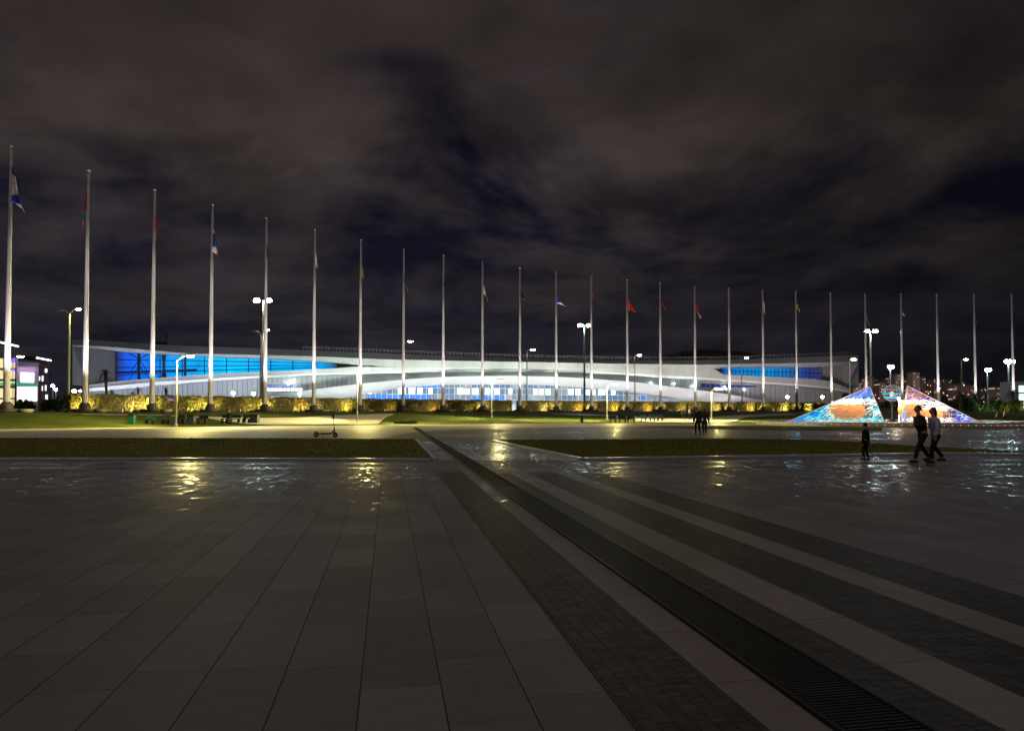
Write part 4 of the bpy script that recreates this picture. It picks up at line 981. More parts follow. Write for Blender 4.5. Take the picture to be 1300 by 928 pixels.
def bush(px, yt, Y, w_px, label, m_=None, seed=1, zb=None, n=900, name='bush', cat='bush', group='dark bushes beyond the lawns', tall=1.0):
    m_ = m_ or M_BUSH; base = at(px, 500, Y); base.z = PLAT if zb is None else zb; top = at(px, yt, Y); H = top.z-base.z; Wd = w_px*Y/F/2
    rr = random.Random(seed); e = empty(name, base, label, cat, group)
    st = MB()
    for k in range(5):
        a = rr.uniform(0, 2*PI); st.tube([base, base+Vector((math.cos(a)*Wd*.3, math.sin(a)*Wd*.3, H*.5)), base+Vector((math.cos(a)*Wd*.5, math.sin(a)*Wd*.5, H*.8))], [.06, .045, .02], 5)
    st.build('stem', M_BARK, e); b = MB()
    cl = [(rr.uniform(-.7, .7), rr.uniform(-.5, .5), rr.uniform(.25, .8), rr.uniform(.28, .45)) for _ in range(9)]
    for _ in range(n):
        cx, cy, cz, cr = rr.choice(cl); d = Vector((rr.gauss(0, 1), rr.gauss(0, 1), rr.gauss(0, 1))).normalized()*cr*rr.random()**.35
        p = base+Vector(((cx+d.x)*Wd, (cy+d.y)*Wd, min(1.05, max(.02, cz+d.z))*H)); s = rr.uniform(.10, .24)
        a = Vector((rr.uniform(-1, 1), rr.uniform(-1, 1), rr.uniform(-.6, .6))).normalized()*s; c = a.cross(Vector((rr.uniform(-1, 1), rr.uniform(-1, 1), 1))).normalized()*s*.5
        b.face([p-a, p+c, p+a, p-c])
    b.build('foliage', m_, e); return e
for k, (x, yt, Y, w, words) in enumerate(((30, 508, 92, 16, 'dark bush right of the leftmost flagpole'), (38, 510, 96, 14, 'low dark bush below the lit shop windows'), (58, 508, 95, 16, 'dark bush below the dark brick end of the shopping centre'),
                                          (72, 503, 100, 16, 'dark bush under the slim park lamps'), (84, 499, 96, 20, 'large olive bush at the foot of the two-armed lamp'), (98, 500, 94, 20, 'dense bush left of the second flagpole'), (107, 501, 93, 14, 'dark bush behind the second flagpole'))):
    bush(x, yt, Y, w, words, seed=20+k, n=1300)
for k, (x, yt, Y, w, words) in enumerate(((1062, 513, 172, 26, 'dark bush behind the left pyramid slope'), (1132, 508, 150, 40, 'dark bush behind the wire globe'), (1212, 506, 140, 22, 'dark bush right of the right pyramid apex slope'), (1226, 504, 142, 20, 'dark bush under the olive street lamp'),
                                          (1244, 506, 128, 26, 'green lit bush below the smaller floodlight mast'), (1262, 505, 140, 22, 'dark bush right of the green lit bush'), (1274, 510, 130, 18, 'yellow lit bush near the last flagpole'), (1294, 508, 126, 18, 'bright yellow lit bush at the right edge'), (1196, 510, 150, 20, 'dark bush behind the right pyramid slope'), (1088, 512, 180, 20, 'dark bush under the arena right tip'))):
    o = bush(x, yt, Y, w, words, seed=40+k, n=1500)
    if 'lit' in words:
        c = (.55, 1, .45) if 'green' in words else (1, .85, .12)
        b_ = o.location; spot('bush_uplight', b_+Vector((-.5, -2.4, .2)), b_+Vector((0, 0, 1.4)), 420, c, 110, .8, .1)
palm(1218, 500, 512, 134, PLAT, 'spiky palm silhouette by the olive street lamp', seed=9, nf=26, cr_px=11)
palm(1286, 498, 512, 132, PLAT, 'spiky palm silhouette beside the last flagpole', seed=10, nf=26, cr_px=10)
palm(1238, 503, 512, 136, PLAT, 'low palm left of the green lit bush', seed=11, nf=22, cr_px=9)
# short dark hedge piece at the right end of the row, yellow lit on its left
def hedge_piece(px0, px1, ytop, Y, label, seed, lit=None):
    a = at(px0, 500, Y); c = at(px1, 500, Y); top = at(px0, ytop, Y).z
    core, lv = hedge_mesh((c-a).length, top-PLAT, 1.5, seed, 1500)
    e = empty('hedge', ((a.x+c.x)/2, Y, PLAT), label, 'hedge', 'clipped hedge sections behind the flagpoles')
    for q, nm, m_ in ((core, 'core', M_HCORE), (lv, 'foliage', M_HEDGE)):
        for i, v in enumerate(q.v): q.v[i] = v+e.location
        q.build(nm, m_, e)
    if lit: spot('hedge_uplight', a+Vector((1.2, -1.6, 0))*1+Vector((0, 0, PLAT-a.z+.15)), Vector((a.x+1.0, Y, PLAT+1.2)), lit, (.9, .85, .1), 110, .7, .08)
hedge_piece(1018, 1034, 512.5, 158, 'short olive hedge block left of the lattice pyramid', 11, 700)
hedge_piece(1035, 1052, 513, 160, 'dark short hedge block right behind the olive hedge block', 12)
hedge_piece(1155, 1240, 515, 150, 'long dark hedge behind the right lattice pyramid', 13)

# ------------------------------------------------------------------ hills and the lit town on them
def hill(name, pts, Y, dep, m_):
    b = MB(); g = []
    for t, k in ((-.35, 0), (-.15, .55), (0, 1), (.3, .9), (1, 0)):
        g.append([Vector((at(x, y, Y).x*(1+0*t), Y+dep*t, max(-3, (at(x, y, Y).z)*k))) for x, y in pts])
    return b.grid(g).build(name, m_, smooth=True, kind='structure')
M_HILL = mat('wooded_hill', (.02, .022, .02), .95, noise=.4, nscale=.02)
hill('hill', [(1040, 519), (1075, 508), (1100, 503), (1130, 500), (1160, 497), (1200, 499), (1240, 503), (1290, 506), (1400, 504), (1600, 515)], 1500, 900, M_HILL)
hill('hill', [(700, 518), (800, 470), (840, 452), (870, 446), (900, 443), (940, 446), (975, 452), (1040, 480), (1100, 500), (1180, 512)], 3200, 900, M_HILL)
def city_mat():
    m_, nt, b = nodes_of('apartment_windows'); L = nt.links
    geo = nt.nodes.new('ShaderNodeNewGeometry'); sp = nt.nodes.new('ShaderNodeSeparateXYZ'); L.new(geo.outputs['Position'], sp.inputs[0])
    cb = nt.nodes.new('ShaderNodeCombineXYZ'); ux = NM(nt, 'DIVIDE', sp.outputs[0], 3.4); uz = NM(nt, 'DIVIDE', sp.outputs[2], 3.1)
    L.new(NM(nt, 'FLOOR', ux), cb.inputs[0]); L.new(NM(nt, 'FLOOR', uz), cb.inputs[1])
    wn = nt.nodes.new('ShaderNodeTexWhiteNoise'); wn.noise_dimensions = '2D'; L.new(cb.outputs[0], wn.inputs['Vector'])
    inx = NM(nt, 'LESS_THAN', NM(nt, 'ABSOLUTE', NM(nt, 'SUBTRACT', NM(nt, 'FRACT', ux), .5)), .3); inz = NM(nt, 'LESS_THAN', NM(nt, 'ABSOLUTE', NM(nt, 'SUBTRACT', NM(nt, 'FRACT', uz), .5)), .28)
    on = NM(nt, 'GREATER_THAN', wn.outputs['Value'], .88)
    k = NM(nt, 'MULTIPLY', NM(nt, 'MULTIPLY', inx, inz), on)
    b.inputs['Base Color'].default_value = (.30, .25, .23, 1); b.inputs['Roughness'].default_value = .8
    L.new(NM(nt, 'MULTIPLY', k, .55), b.inputs['Emission Strength']); b.inputs['Emission Color'].default_value = (1, .78, .5, 1); m_.cycles.emission_sampling = 'NONE'
    return m_
M_CITY = city_mat(); M_CITYR = mat('flat_roof_grey', (.12, .11, .11), .9)
CITY = [(1080, 1090, 487, 'narrow'), (1091, 1112, 482, 'reddish'), (1097, 1104, 477, 'thin tower'), (1113, 1120, 486, 'low'), (1121, 1129, 480, 'grey slab'), (1133, 1142, 476, 'tall'), (1146, 1154, 481, 'stepped'), (1155, 1164, 473.5, 'tallest'), (1165, 1172, 479, 'plain'), (1174, 1180, 484, 'short'), (1182, 1191, 482, 'wide'),
        (1193, 1205, 482.5, 'broad'), (1207, 1214, 489, 'squat'), (1216, 1223, 486, 'small'), (1226, 1236, 490, 'low wide'), (1240, 1247, 493, 'little'), (1258, 1268, 492, 'far right')]
for k, (x0, x1, yt, w) in enumerate(CITY):
    Y = 1250+(k*97) % 220; a = at(x0, yt, Y); c = at(x1, yt, Y); zb = 10
    e = empty('apartment_block', ((a.x+c.x)/2, Y, zb), 'distant %s apartment block with a few lit windows, number-free facade %s' % (w, ''), 'apartment block', 'distant apartment blocks on the hillside')
    nb = ['left end', 'beside the arena tip', 'above the left pyramid', 'near the left pyramid apex', 'left of the middle floodlight', 'right of the middle floodlight', 'left above the right pyramid', 'over the right pyramid apex', 'right of the tallest block', 'left of the bare flagpole', 'behind the bare flagpole', 'right of the bare flagpole', 'left of the olive lamp', 'behind the olive lamp', 'right of the olive lamp', 'left of the smaller floodlight mast', 'right of the smaller floodlight mast'][k]
    e['label'] = 'distant %s apartment block %s' % (w, nb)
    MB().box(((a.x+c.x)/2, Y, (a.z+zb)/2), (c.x-a.x, 18, a.z-zb)).build('facade', M_CITY, e)
    MB().box(((a.x+c.x)/2, Y, a.z+.6), ((c.x-a.x)*1.02, 18.6, 1.2)).box((a.x+(c.x-a.x)*.3, Y, a.z+2.4), (4, 4, 2.6)).build('roof', M_CITYR, e)
# scattered street lights on the hillside
ct = MB(); rr = random.Random(12)
for k in range(46):
    x = rr.uniform(1082, 1290); y = rr.uniform(497, 511) if rr.random() < .7 else rr.uniform(488, 500); Y = 1150
    p = at(x, y, Y); s = rr.uniform(.4, 1.0); ct.cur = rr.choice((0, 0, 1, 2)); ct.ell(p, (s, s, s), 6, 4)
tag(ct.build('town_lights', [mat('town_light_warm', (1, 1, 1), emit=2.2, ecol=(1, .7, .4)), mat('town_light_white', (1, 1, 1), emit=2.2, ecol=(.9, 1, 1)), mat('town_light_red', (1, 1, 1), emit=1.8, ecol=(1, .25, .15))]), 'scattered tiny street lights of the far town on the hillside', 'town lights', kind='stuff')
for x, W, c in ((1085, 5e5, (1, .6, .5)), (1103, 7e5, (1, .55, .42)), (1135, 5e5, (.8, .7, .8)), (1160, 6e5, (1, .62, .55)), (1195, 6e5, (1, .7, .6)), (1235, 4e5, (1, .7, .6))):
    p = at(x, 500, 1160); d = bpy.data.lights.new('town_glow', 'POINT'); d.energy = W*.065; d.color = c; d.shadow_soft_size = 5
    o = bpy.data.objects.new('town_glow', d); COL.objects.link(o); o.location = p
# cyan-white lit building at the right edge
pc = at(1300, 521, 210); pc.z = PLAT
e = empty('lit_hall', pc, 'cyan white lit building cut by the right edge of the picture', 'building')
a, c = at(1293, 484, 210), at(1330, 484, 210)
MB().box(((a.x+c.x)/2, 214, (a.z+PLAT)/2), (c.x-a.x, 8, a.z-PLAT)).build('wall', mat('hall_wall', (.5, .55, .55), .5), e)
b = MB()
for k in range(4):
    for j in range(3): b.box((a.x+.9+k*2.3, 209.95, PLAT+1.8+j*2.5), (1.8, .08, 2.0))
b.build('window', mat('cyan_white_window', (1, 1, 1), emit=1.5, ecol=(.75, 1, .95)), e)

# ------------------------------------------------------------------ fountain basin, lattice pyramids, globe
BC = Vector((at(1132, 530, 76).x, 76, 0)); BR = 14.2
def build_basin():
    e = empty('fountain_basin', (BC.x, BC.y, 0), 'low round stone basin carrying the two lit lattice pyramids', 'fountain basin')
    MB().lathe([(BR, 0), (BR, .30), (BR+.12, .30), (BR+.12, .45), (BR-.6, .45), (BR-.6, .40), (.01, .40)], c=(BC.x, BC.y, 0), n=120).build('rim', mat('basin_stone', (.42, .38, .34), .35, noise=.15, nscale=2), e)
    b = MB(); rr = random.Random(2)
    for k in range(200):
        a = PI+PI*k/199; p = Vector((BC.x+(BR+.14)*math.cos(a), BC.y+(BR+.14)*math.sin(a), .25)); b.cur = k % 3; b.box(p, (.07, .07, .05))
    b.build('led_line', [mat('led_red', (1, 0, 0), emit=.7, ecol=(1, .05, .02)), mat('led_green', (0, 1, 0), emit=.35, ecol=(.05, .8, .15)), mat('led_white', (1, 1, 1), emit=.7, ecol=(1, .9, .7))], e)
build_basin()
LED = {n_: mat('led_'+n_, tuple(min(1, v) for v in c), emit=s, ecol=c) for n_, c, s in (('cyan', (.0, .58, 1.0), .8), ('blue', (.01, .22, 1.0), 1.0), ('pale', (.60, .85, 1.0), 1.1), ('violet', (.22, .16, 1.0), 1.0), ('hot', (1.0, .88, .80), 1.8), ('teal', (.1, .9, .75), .9), ('dim', (.75, .5, .5), .16))}
M_AMBER = mat('amber_lattice', (.9, .5, .15), .5, emit=.45, ecol=(1, .42, .06)); M_AMBERB = mat('amber_inner_drum', (.26, .12, .03), .6)
M_FRAME = mat('pyramid_frame_white', (.8, .75, .78), .4, emit=.25, ecol=(.9, .7, .9))
def pyramid(bl, br, apex, tilt, drum, palette, label, seed):
    """bl, br, apex: picture points of the front face's corners"""
    Y = 67.0; zf = .45
    L_ = at(bl, 500, Y); L_.z = zf; Rr = at(br, 500, Y); Rr.z = zf; A = at(apex[0], apex[1], Y+1.2)
    B = Vector((L_.x*.35+Rr.x*.65 if tilt > 0 else L_.x*.65+Rr.x*.35, Y+4.2, zf))
    e = empty('lattice_pyramid', ((L_.x+Rr.x)/2, Y, zf), label, 'light installation', 'lit lattice pyramids on the basin')
    fr = MB()
    for p, q in ((L_, Rr), (L_, A), (Rr, A), (B, L_), (B, Rr), (B, A)): fr.tube([p, q], .055, 6)
    fr.build('frame', M_FRAME, e)
    rr = random.Random(seed); lat = MB(); LK = list(LED)
    wid = abs(Rr.x-L_.x)
    def colour(p):
        u = (p.x-L_.x)/(Rr.x-L_.x); h = (p.z-zf)/(A.z-zf)
        return palette(u, h, rr)
    for (P, Q, S, dens) in ((L_, Rr, A, 1), (B, L_, A, .6), (Rr, B, A, .6)):
        n = int(13*dens)+3; pts = {}
        for i in range(n+1):
            for j in range(n+1-i):
                u, v = i/n, j/n; jt = 0 if (i == 0 or j == 0 or i+j == n) else .32/n
                u += rr.uniform(-jt, jt); v += rr.uniform(-jt, jt); pts[i, j] = P+(Q-P)*u+(S-P)*v
        for i in range(n):
            for j in range(n-i):
                for (a, b_) in (((i, j), (i+1, j)), ((i, j), (i, j+1)), ((i+1, j), (i, j+1))):
                    if a in pts and b_ in pts:
                        m_ = (pts[a]+pts[b_])/2; k = colour(m_)
                        if k: lat.cur = LK.index(k); lat.tube([pts[a], pts[b_]], .017, 4, cap=False)
                # small lit triangular facets
                if (i+1, j) in pts and (i, j+1) in pts and rr.random() < (.40 if dens == 1 else .12):
                    c0 = (pts[i, j]+pts[i+1, j]+pts[i, j+1])/3; k = colour(c0); s_ = rr.uniform(.4, .85)
                    if k == 'dim': continue
                    if k: lat.cur = LK.index(k); lat.face([c0+(q_-c0)*s_+Vector((0, rr.uniform(-.05, .1), 0)) for q_ in (pts[i, j], pts[i+1, j], pts[i, j+1])])
    lat.build('led_lattice', [LED[k] for k in LK], e)
    # woven amber drums inside
    for (u0, u1, z0, z1) in drum:
        xa = L_.x+(Rr.x-L_.x)*u0; xb = L_.x+(Rr.x-L_.x)*u1; cx = (xa+xb)/2; rx = (xb-xa)/2; yc = Y+1.5; ry = min(.9, rx)
        z0 += zf; z1 += zf; H = z1-z0
        d = MB(); g = []
        for t in range(7):
            q = t/6; k = math.sin(PI*(.24+.52*q)); g.append([Vector((cx+rx*k*math.cos(PI+PI*s/16), yc+ry*k*math.sin(PI+PI*s/16)+.1, z0+H*q)) for s in range(17)])
        d.grid(g); dr = d.build('woven_drum', M_AMBERB, e, smooth=True)
        w = MB(); m = 18
        for sgn in (-1, 1):
            for s in range(-8, m+8):
                ln = []
                for t in range(7):
                    q = t/6; ang = PI+PI*(s+sgn*q*7)/m; 
                    if ang < PI or ang > 2*PI: continue
                    k = math.sin(PI*(.24+.52*q))*1.015; ln.append(Vector((cx+rx*k*math.cos(ang), yc+ry*k*math.sin(ang)+.05, z0+H*q)))
                if len(ln) > 1: w.tube(ln, .030, 4, cap=False)
        w.build('weave', M_AMBER, dr)
        area('drum_light', Vector((cx, Y-.35, z1+.25)), Vector((cx, yc+.2, z0)), 45, (1, .62, .28), rx*1.6, .2, e)
        hb = MB(); hb.box((cx, yc-.1, z1+.10), (rx*1.6, .4, .12)); hb.build('light_bar', LED['hot'], e)
    cA = A.lerp(L_, .35)
    return e
def pal_l(u, h, rr):
    if .12 < h < .50 and .50 < u < .88: return 'dim'
    if .48 <= h < .66 and u > .42: return rr.choice(('hot', 'hot', 'pale'))
    if h < .13: return rr.choice(('cyan', 'pale', 'teal')) if u > .25 else rr.choice(('cyan', 'blue'))
    if h > .62: return rr.choice(('blue', 'cyan', 'blue', 'violet'))
    if u > .42: return rr.choice(('pale', 'hot', 'cyan', 'teal'))
    return rr.choice(('cyan', 'blue', 'cyan', 'cyan', 'teal'))
def pal_r(u, h, rr):
    if u < .09: return rr.choice(('cyan', 'blue', 'cyan'))
    if u > .70: return rr.choice(('violet', 'violet', 'blue', 'pale'))
    if h > .60: return rr.choice(('dim', 'dim', 'violet', 'dim'))
    if h > .50 or (h > .33 and u > .36): return rr.choice(('hot', 'hot', 'pale'))
    if h < .12: return rr.choice(('pale', 'hot', 'pale'))
    return 'dim'
pyramid(999, 1122, (1104, 491), 1, [(.50, .88, .30, 1.9)], pal_l, 'left lattice pyramid glowing blue and cyan with amber woven core', 5)
pyramid(1143, 1243, (1152, 490), -1, [(.08, .36, .3, 2.0), (.37, .64, .25, 1.22)], pal_r, 'right lattice pyramid with amber woven core and violet right tip', 6)
for x, W, c in ((1090, 260, (1, .72, .5)), (1165, 240, (1, .75, .5)), (1190, 180, (1, .8, .6)), (1030, 60, (.2, .7, 1))):
    p = at(x, 524, 64.8); d = bpy.data.lights.new('pyramid_lamp', 'POINT'); d.energy = W; d.color = c; d.shadow_soft_size = .4
    o = bpy.data.objects.new('pyramid_lamp', d); COL.objects.link(o); o.location = (p.x, 68.3, 2.3)
def build_globe():
    c = at(1132.5, 499, 74); r_ = 10.5*74/F
    e = empty('wire_globe', (c.x, c.y, .40), 'wire globe ringed with blue and white lights between the lattice pyramids', 'light globe')
    b = MB()
    for k in range(8):
        a = PI*k/8; b.tube([c+Vector((r_*math.sin(t)*math.cos(a), r_*math.sin(t)*math.sin(a), r_*math.cos(t))) for t in lin(0, 2*PI, 24)], .018, 4, cap=False)
    for z in (-.55, -.1, .4): rr_ = r_*math.sqrt(1-z*z); b.tube([c+Vector((rr_*math.cos(t), rr_*math.sin(t), r_*z)) for t in lin(0, 2*PI, 24)], .02, 4, cap=False)
    b.build('wire_cage', mat('globe_wire', (.5, .5, .55), .4, emit=.14, ecol=(.6, .75, .9)), e)
    b = MB()
    for z in (-.1, -.6): rr_ = r_*math.sqrt(1-z*z)*1.01; b.tube([c+Vector((rr_*math.cos(t), rr_*math.sin(t), r_*z)) for t in lin(0, 2*PI, 24)], .035, 5, cap=False)
    for k in range(12): b.ell(c+Vector((r_*.8*math.cos(k), r_*.8*math.sin(k), -r_*.5)), (.06, .06, .1), 6, 4)
    b.build('light_ring', LED['cyan'], e)
    MB().ell(c+Vector((0, 0, -.1)), (.22, .22, .30), 10, 8).build('core_lamp', mat('globe_core', (1, 1, 1), emit=.5, ecol=(1, .7, .45)), e)
    MB().tube([Vector((c.x, c.y, .40)), Vector((c.x, c.y, c.z-r_))], [.14, .06], 8).lathe([(.5, .40), (.5, .5), (.2, .6)], c=(c.x, c.y, 0), n=16).build('stand', M_BLACKM, e)
    b = MB(); p = at(1141, 506, 72.5); b.ell(p, (.16, .16, .16), 8, 6); b.tube([Vector((p.x, p.y, .40)), p], .03, 5); o = b.build('bollard_lamp', mat('pink_white_lamp', (1, 1, 1), emit=12, ecol=(1, .7, .95))); origin_to_base(o)
    tag(o, 'small pink white glowing lamp on thin post at the globe right side', 'lamp')
build_globe()

# ------------------------------------------------------------------ benches, bins on the lawns
M_BENCH = mat('bluish_bench_paint', (.03, .035, .06), .5, noise=.1); M_CONC = mat('grey_planter_concrete', (.07, .08, .12), .7, noise=.12); M_BING = mat('green_bin_plastic', (.008, .07, .05), .45)
def bench(px, py, w_px, label, m_=M_BENCH):
    p = on_land(px, py); w = w_px*p.y/F
    e = empty('park_bench', p, label, 'bench', 'benches along the path at the foot of the lawns')
    MB().box(p+Vector((0, 0, .45)), (w, .5, .08)).build('seat', m_, e)
    MB().box(p+Vector((0, .26, .72)), (w, .06, .34), rx=-.15).build('backrest', m_, e)
    for s in (-1, 1): MB().box(p+Vector((s*(w/2-.15), 0, .2)), (.1, .45, .42)).build('leg', M_BLACKM, e)
def block(px, py, w_px, h_px, label, m_=M_CONC, name='planter_box', cat='planter'):
    p = on_land(px, py); w = w_px*p.y/F; h = h_px*p.y/F
    e = empty(name, p, label, cat); MB().box(p+Vector((0, 0, h*.46)), (w, w*.9, h*.92)).build('body', m_, e)
    MB().box(p+Vector((0, 0, h*.95)), (w*1.08, w, h*.12)).build('rim', M_BLACKM, e)
    return e
block(167.5, 538, 7, 12, 'green litter bin on the left lawn by the bench row', M_BING, 'litter_bin', 'litter bin')
bench(190, 538, 12, 'low green bench just right of the green bin', M_BING); bench(210, 538, 10, 'grey bench left of the low path lamp pole', M_CONC); bench(229, 538, 9, 'dark bench directly right of the low path lamp pole')
block(243, 538.3, 9, 11, 'grey planter box with dark rim, left of the fourth flagpole'); bench(257, 538, 12, 'dark bench right of the grey planter box')
bench(285, 537, 9, 'dark bench left of two seated-height blocks'); bench(298, 537, 13, 'long dark bench between planter boxes, with person sitting'); bench(313, 537, 9, 'dark bench second from the bluish planter box, with person sitting'); block(323.5, 537, 9, 11, 'bluish planter box at the right end of the bench row')
block(738.5, 536.5, 3.4, 9, 'slim green litter bin on the centre lawn', M_BING, 'litter_bin', 'litter bin')
for k, (x, w, lab) in enumerate(((778, 9, 'dark low bench at the left end of the right bench row'), (790, 10, 'dark bench second in the right bench row'), (801, 10, 'bench third in the right bench row'), (817, 8, 'bluish bench in the middle of the right bench row'), (828, 8, 'blue bench near the right end of the right bench row'), (838, 8, 'blue bench at the right end of the right bench row'))):
    bench(x, 536.3 if k < 3 else 534.8, w, lab, mat('blue_bench_paint', (.03, .10, .22), .5) if k > 2 else M_BENCH)
block(741, 0, 1, 1, '') if False else None
for k, (x, y, s, lab) in enumerate(((515, 537.4, 30, 'low green flower trough on the centre lawn edge'),)):
    p = on_land(x, y); w = s*p.y/F; e = empty('flower_trough', p, lab, 'flower trough'); MB().box(p+Vector((0, 0, .12)), (w, .6, .26)).build('trough', M_BING, e)
    b = MB(); rr = random.Random(8)
    for _ in range(300):
        q = p+Vector((rr.uniform(-w/2, w/2), rr.uniform(-.25, .25), rr.uniform(.22, .42))); a = Vector((rr.uniform(-1, 1), rr.uniform(-1, 1), rr.uniform(-.5, .5)))*.07; c = a.cross(Vector((0, .3, 1)))*.6; b.face([q-a, q+c, q+a, q-c])
    b.build('plants', M_BUSH, e)

# ------------------------------------------------------------------ scooter
def build_scooter():
    g = ground(401.3, 555.4); g2 = ground(425.6, 555.4); wb = g2.x-g.x; k = wb; Y = g.y; z0 = .012
    e = empty('electric_scooter', ((g.x+g2.x)/2, Y, z0), 'black electric kick scooter parked on the lit path, facing right', 'scooter')
    def P(x, z, y=0): return Vector((g.x+x, Y+y, z0+z))
    r_ = .145
    for cx in (0, wb):
        w = MB(); w.tube([P(cx+(r_-.035)*math.cos(t), r_+(r_-.035)*math.sin(t)) for t in lin(0, 2*PI, 24)], .042, 8, cap=False); wo = w.build('wheel', M_BLACK, e, smooth=True)
        h = MB(); h.tube([P(cx, r_, -.035), P(cx, r_, .035)], .055, 12)
        for s in range(6): a = s*PI/3; h.tube([P(cx, r_), P(cx+.1*math.cos(a), r_+.1*math.sin(a))], .011, 5)
        h.build('rim', mat('scooter_alloy', (.35, .35, .36), .4, .8), wo)
    MB().box(P(wb*.47, .215), (.62, .2, .075)).box(P(wb*.47, .257), (.56, .17, .01)).build('deck', M_BLACKM, e)
    MB().tube([P(.0, r_, -.09), P(.12, .25, -.085), P(.24, .22, -.06)], .025, 7).tube([P(.0, r_, .09), P(.12, .25, .085), P(.24, .22, .06)], .025, 7).build('swingarm', M_BLACKM, e)
    MB().tube([P(.76*wb, .215), P(.88*wb, .33), P(.93*wb, .43)], [.045, .045, .04], 9).build('neck', M_BLACKM, e)
    MB().tube([P(wb, r_, -.08), P(.975*wb, .32, -.07), P(.95*wb, .44, 0)], .022, 7).tube([P(wb, r_, .08), P(.975*wb, .32, .07), P(.95*wb, .44, 0)], .022, 7).build('fork', M_BLACKM, e)
    MB().tube([P(.965*wb, .38), P(.945*wb, .62)], .034, 10).tube([P(.945*wb, .6), P(.875*wb, 1.24)], .022, 9).build('stem', M_BLACKM, e)
    MB().tube([P(.855*wb, 1.27, -.28), P(.875*wb, 1.27, -.1), P(.875*wb, 1.27, .1), P(.855*wb, 1.27, .28)], .016, 8).tube([P(.855*wb, 1.27, -.29), P(.86*wb, 1.27, -.17)], .024, 8).tube([P(.86*wb, 1.27, .17), P(.855*wb, 1.27, .29)], .024, 8).build('handlebar', M_BLACK, e)
    MB().box(P(.89*wb, 1.32), (.10, .09, .12)).box(P(.895*wb, 1.17), (.085, .1, .17)).build('display_and_bag', M_BLACKM, e)
    MB().box(P(.96*wb, .33), (.05, .06, .05)).build('headlight', M_STEEL, e)
    MB().tube([P(-.15, .26), P(-.06, .32), P(.05, .33), P(.12, .28)], .02, 6).build('mudguard', M_BLACK, e)
    MB().tube([P(wb*.4, .2, -.08), P(wb*.36, .01, -.17)], .012, 6).build('kickstand', M_BLACKM, e)
build_scooter()

# ------------------------------------------------------------------ people
M_SKIN = mat('skin', (.50, .33, .25), .5); M_HAIR = mat('dark_hair', (.02, .014, .01), .6)
def skinned(name, chains, m_, parent, lv=2, root=0):
    """chains: list of lists of (point, radius); consecutive points joined; shared points merged by position"""
    vs = []; rs = []; es = []; idx = {}
    def vid(p, r_):
        key = tuple(round(c, 4) for c in p)
        if key not in idx: idx[key] = len(vs); vs.append(tuple(p)); rs.append(r_)
        return idx[key]
    for ch in chains:
        pr = None
        for p, r_ in ch:
            i = vid(p, r_)
            if pr is not None and pr != i: es.append((pr, i))
            pr = i
    me = bpy.data.meshes.new(name+'_tmp'); me.from_pydata(vs, es, []); ob = bpy.data.objects.new(name+'_tmp', me); COL.objects.link(ob)
    sk = ob.modifiers.new('s', 'SKIN'); sk.use_smooth_shade = True
    # one root per connected part
    adj = {i: [] for i in range(len(vs))}
    for a, b_ in es: adj[a].append(b_); adj[b_].append(a)
    for i, r_ in enumerate(rs):
        rr_ = r_ if isinstance(r_, tuple) else (r_, r_); me.skin_vertices[0].data[i].radius = rr_; me.skin_vertices[0].data[i].use_root = False
    seen = set()
    for i in range(len(vs)):
        if i in seen: continue
        me.skin_vertices[0].data[i].use_root = True; st = [i]
        while st:
            q = st.pop()
            if q in seen: continue
            seen.add(q); st += adj[q]
    ss = ob.modifiers.new('d', 'SUBSURF'); ss.levels = lv; ss.render_levels = lv
    dg = bpy.context.evaluated_depsgraph_get(); dg.update(); nm = bpy.data.meshes.new_from_object(ob.evaluated_get(dg))
    bpy.data.objects.remove(ob)
    nm.name = name; nm.materials.clear(); nm.materials.append(m_); nm.polygons.foreach_set('use_smooth', [True]*len(nm.polygons))
    o = bpy.data.objects.new(name, nm); COL.objects.link(o)
    if parent is not None: o.parent = parent
    return o
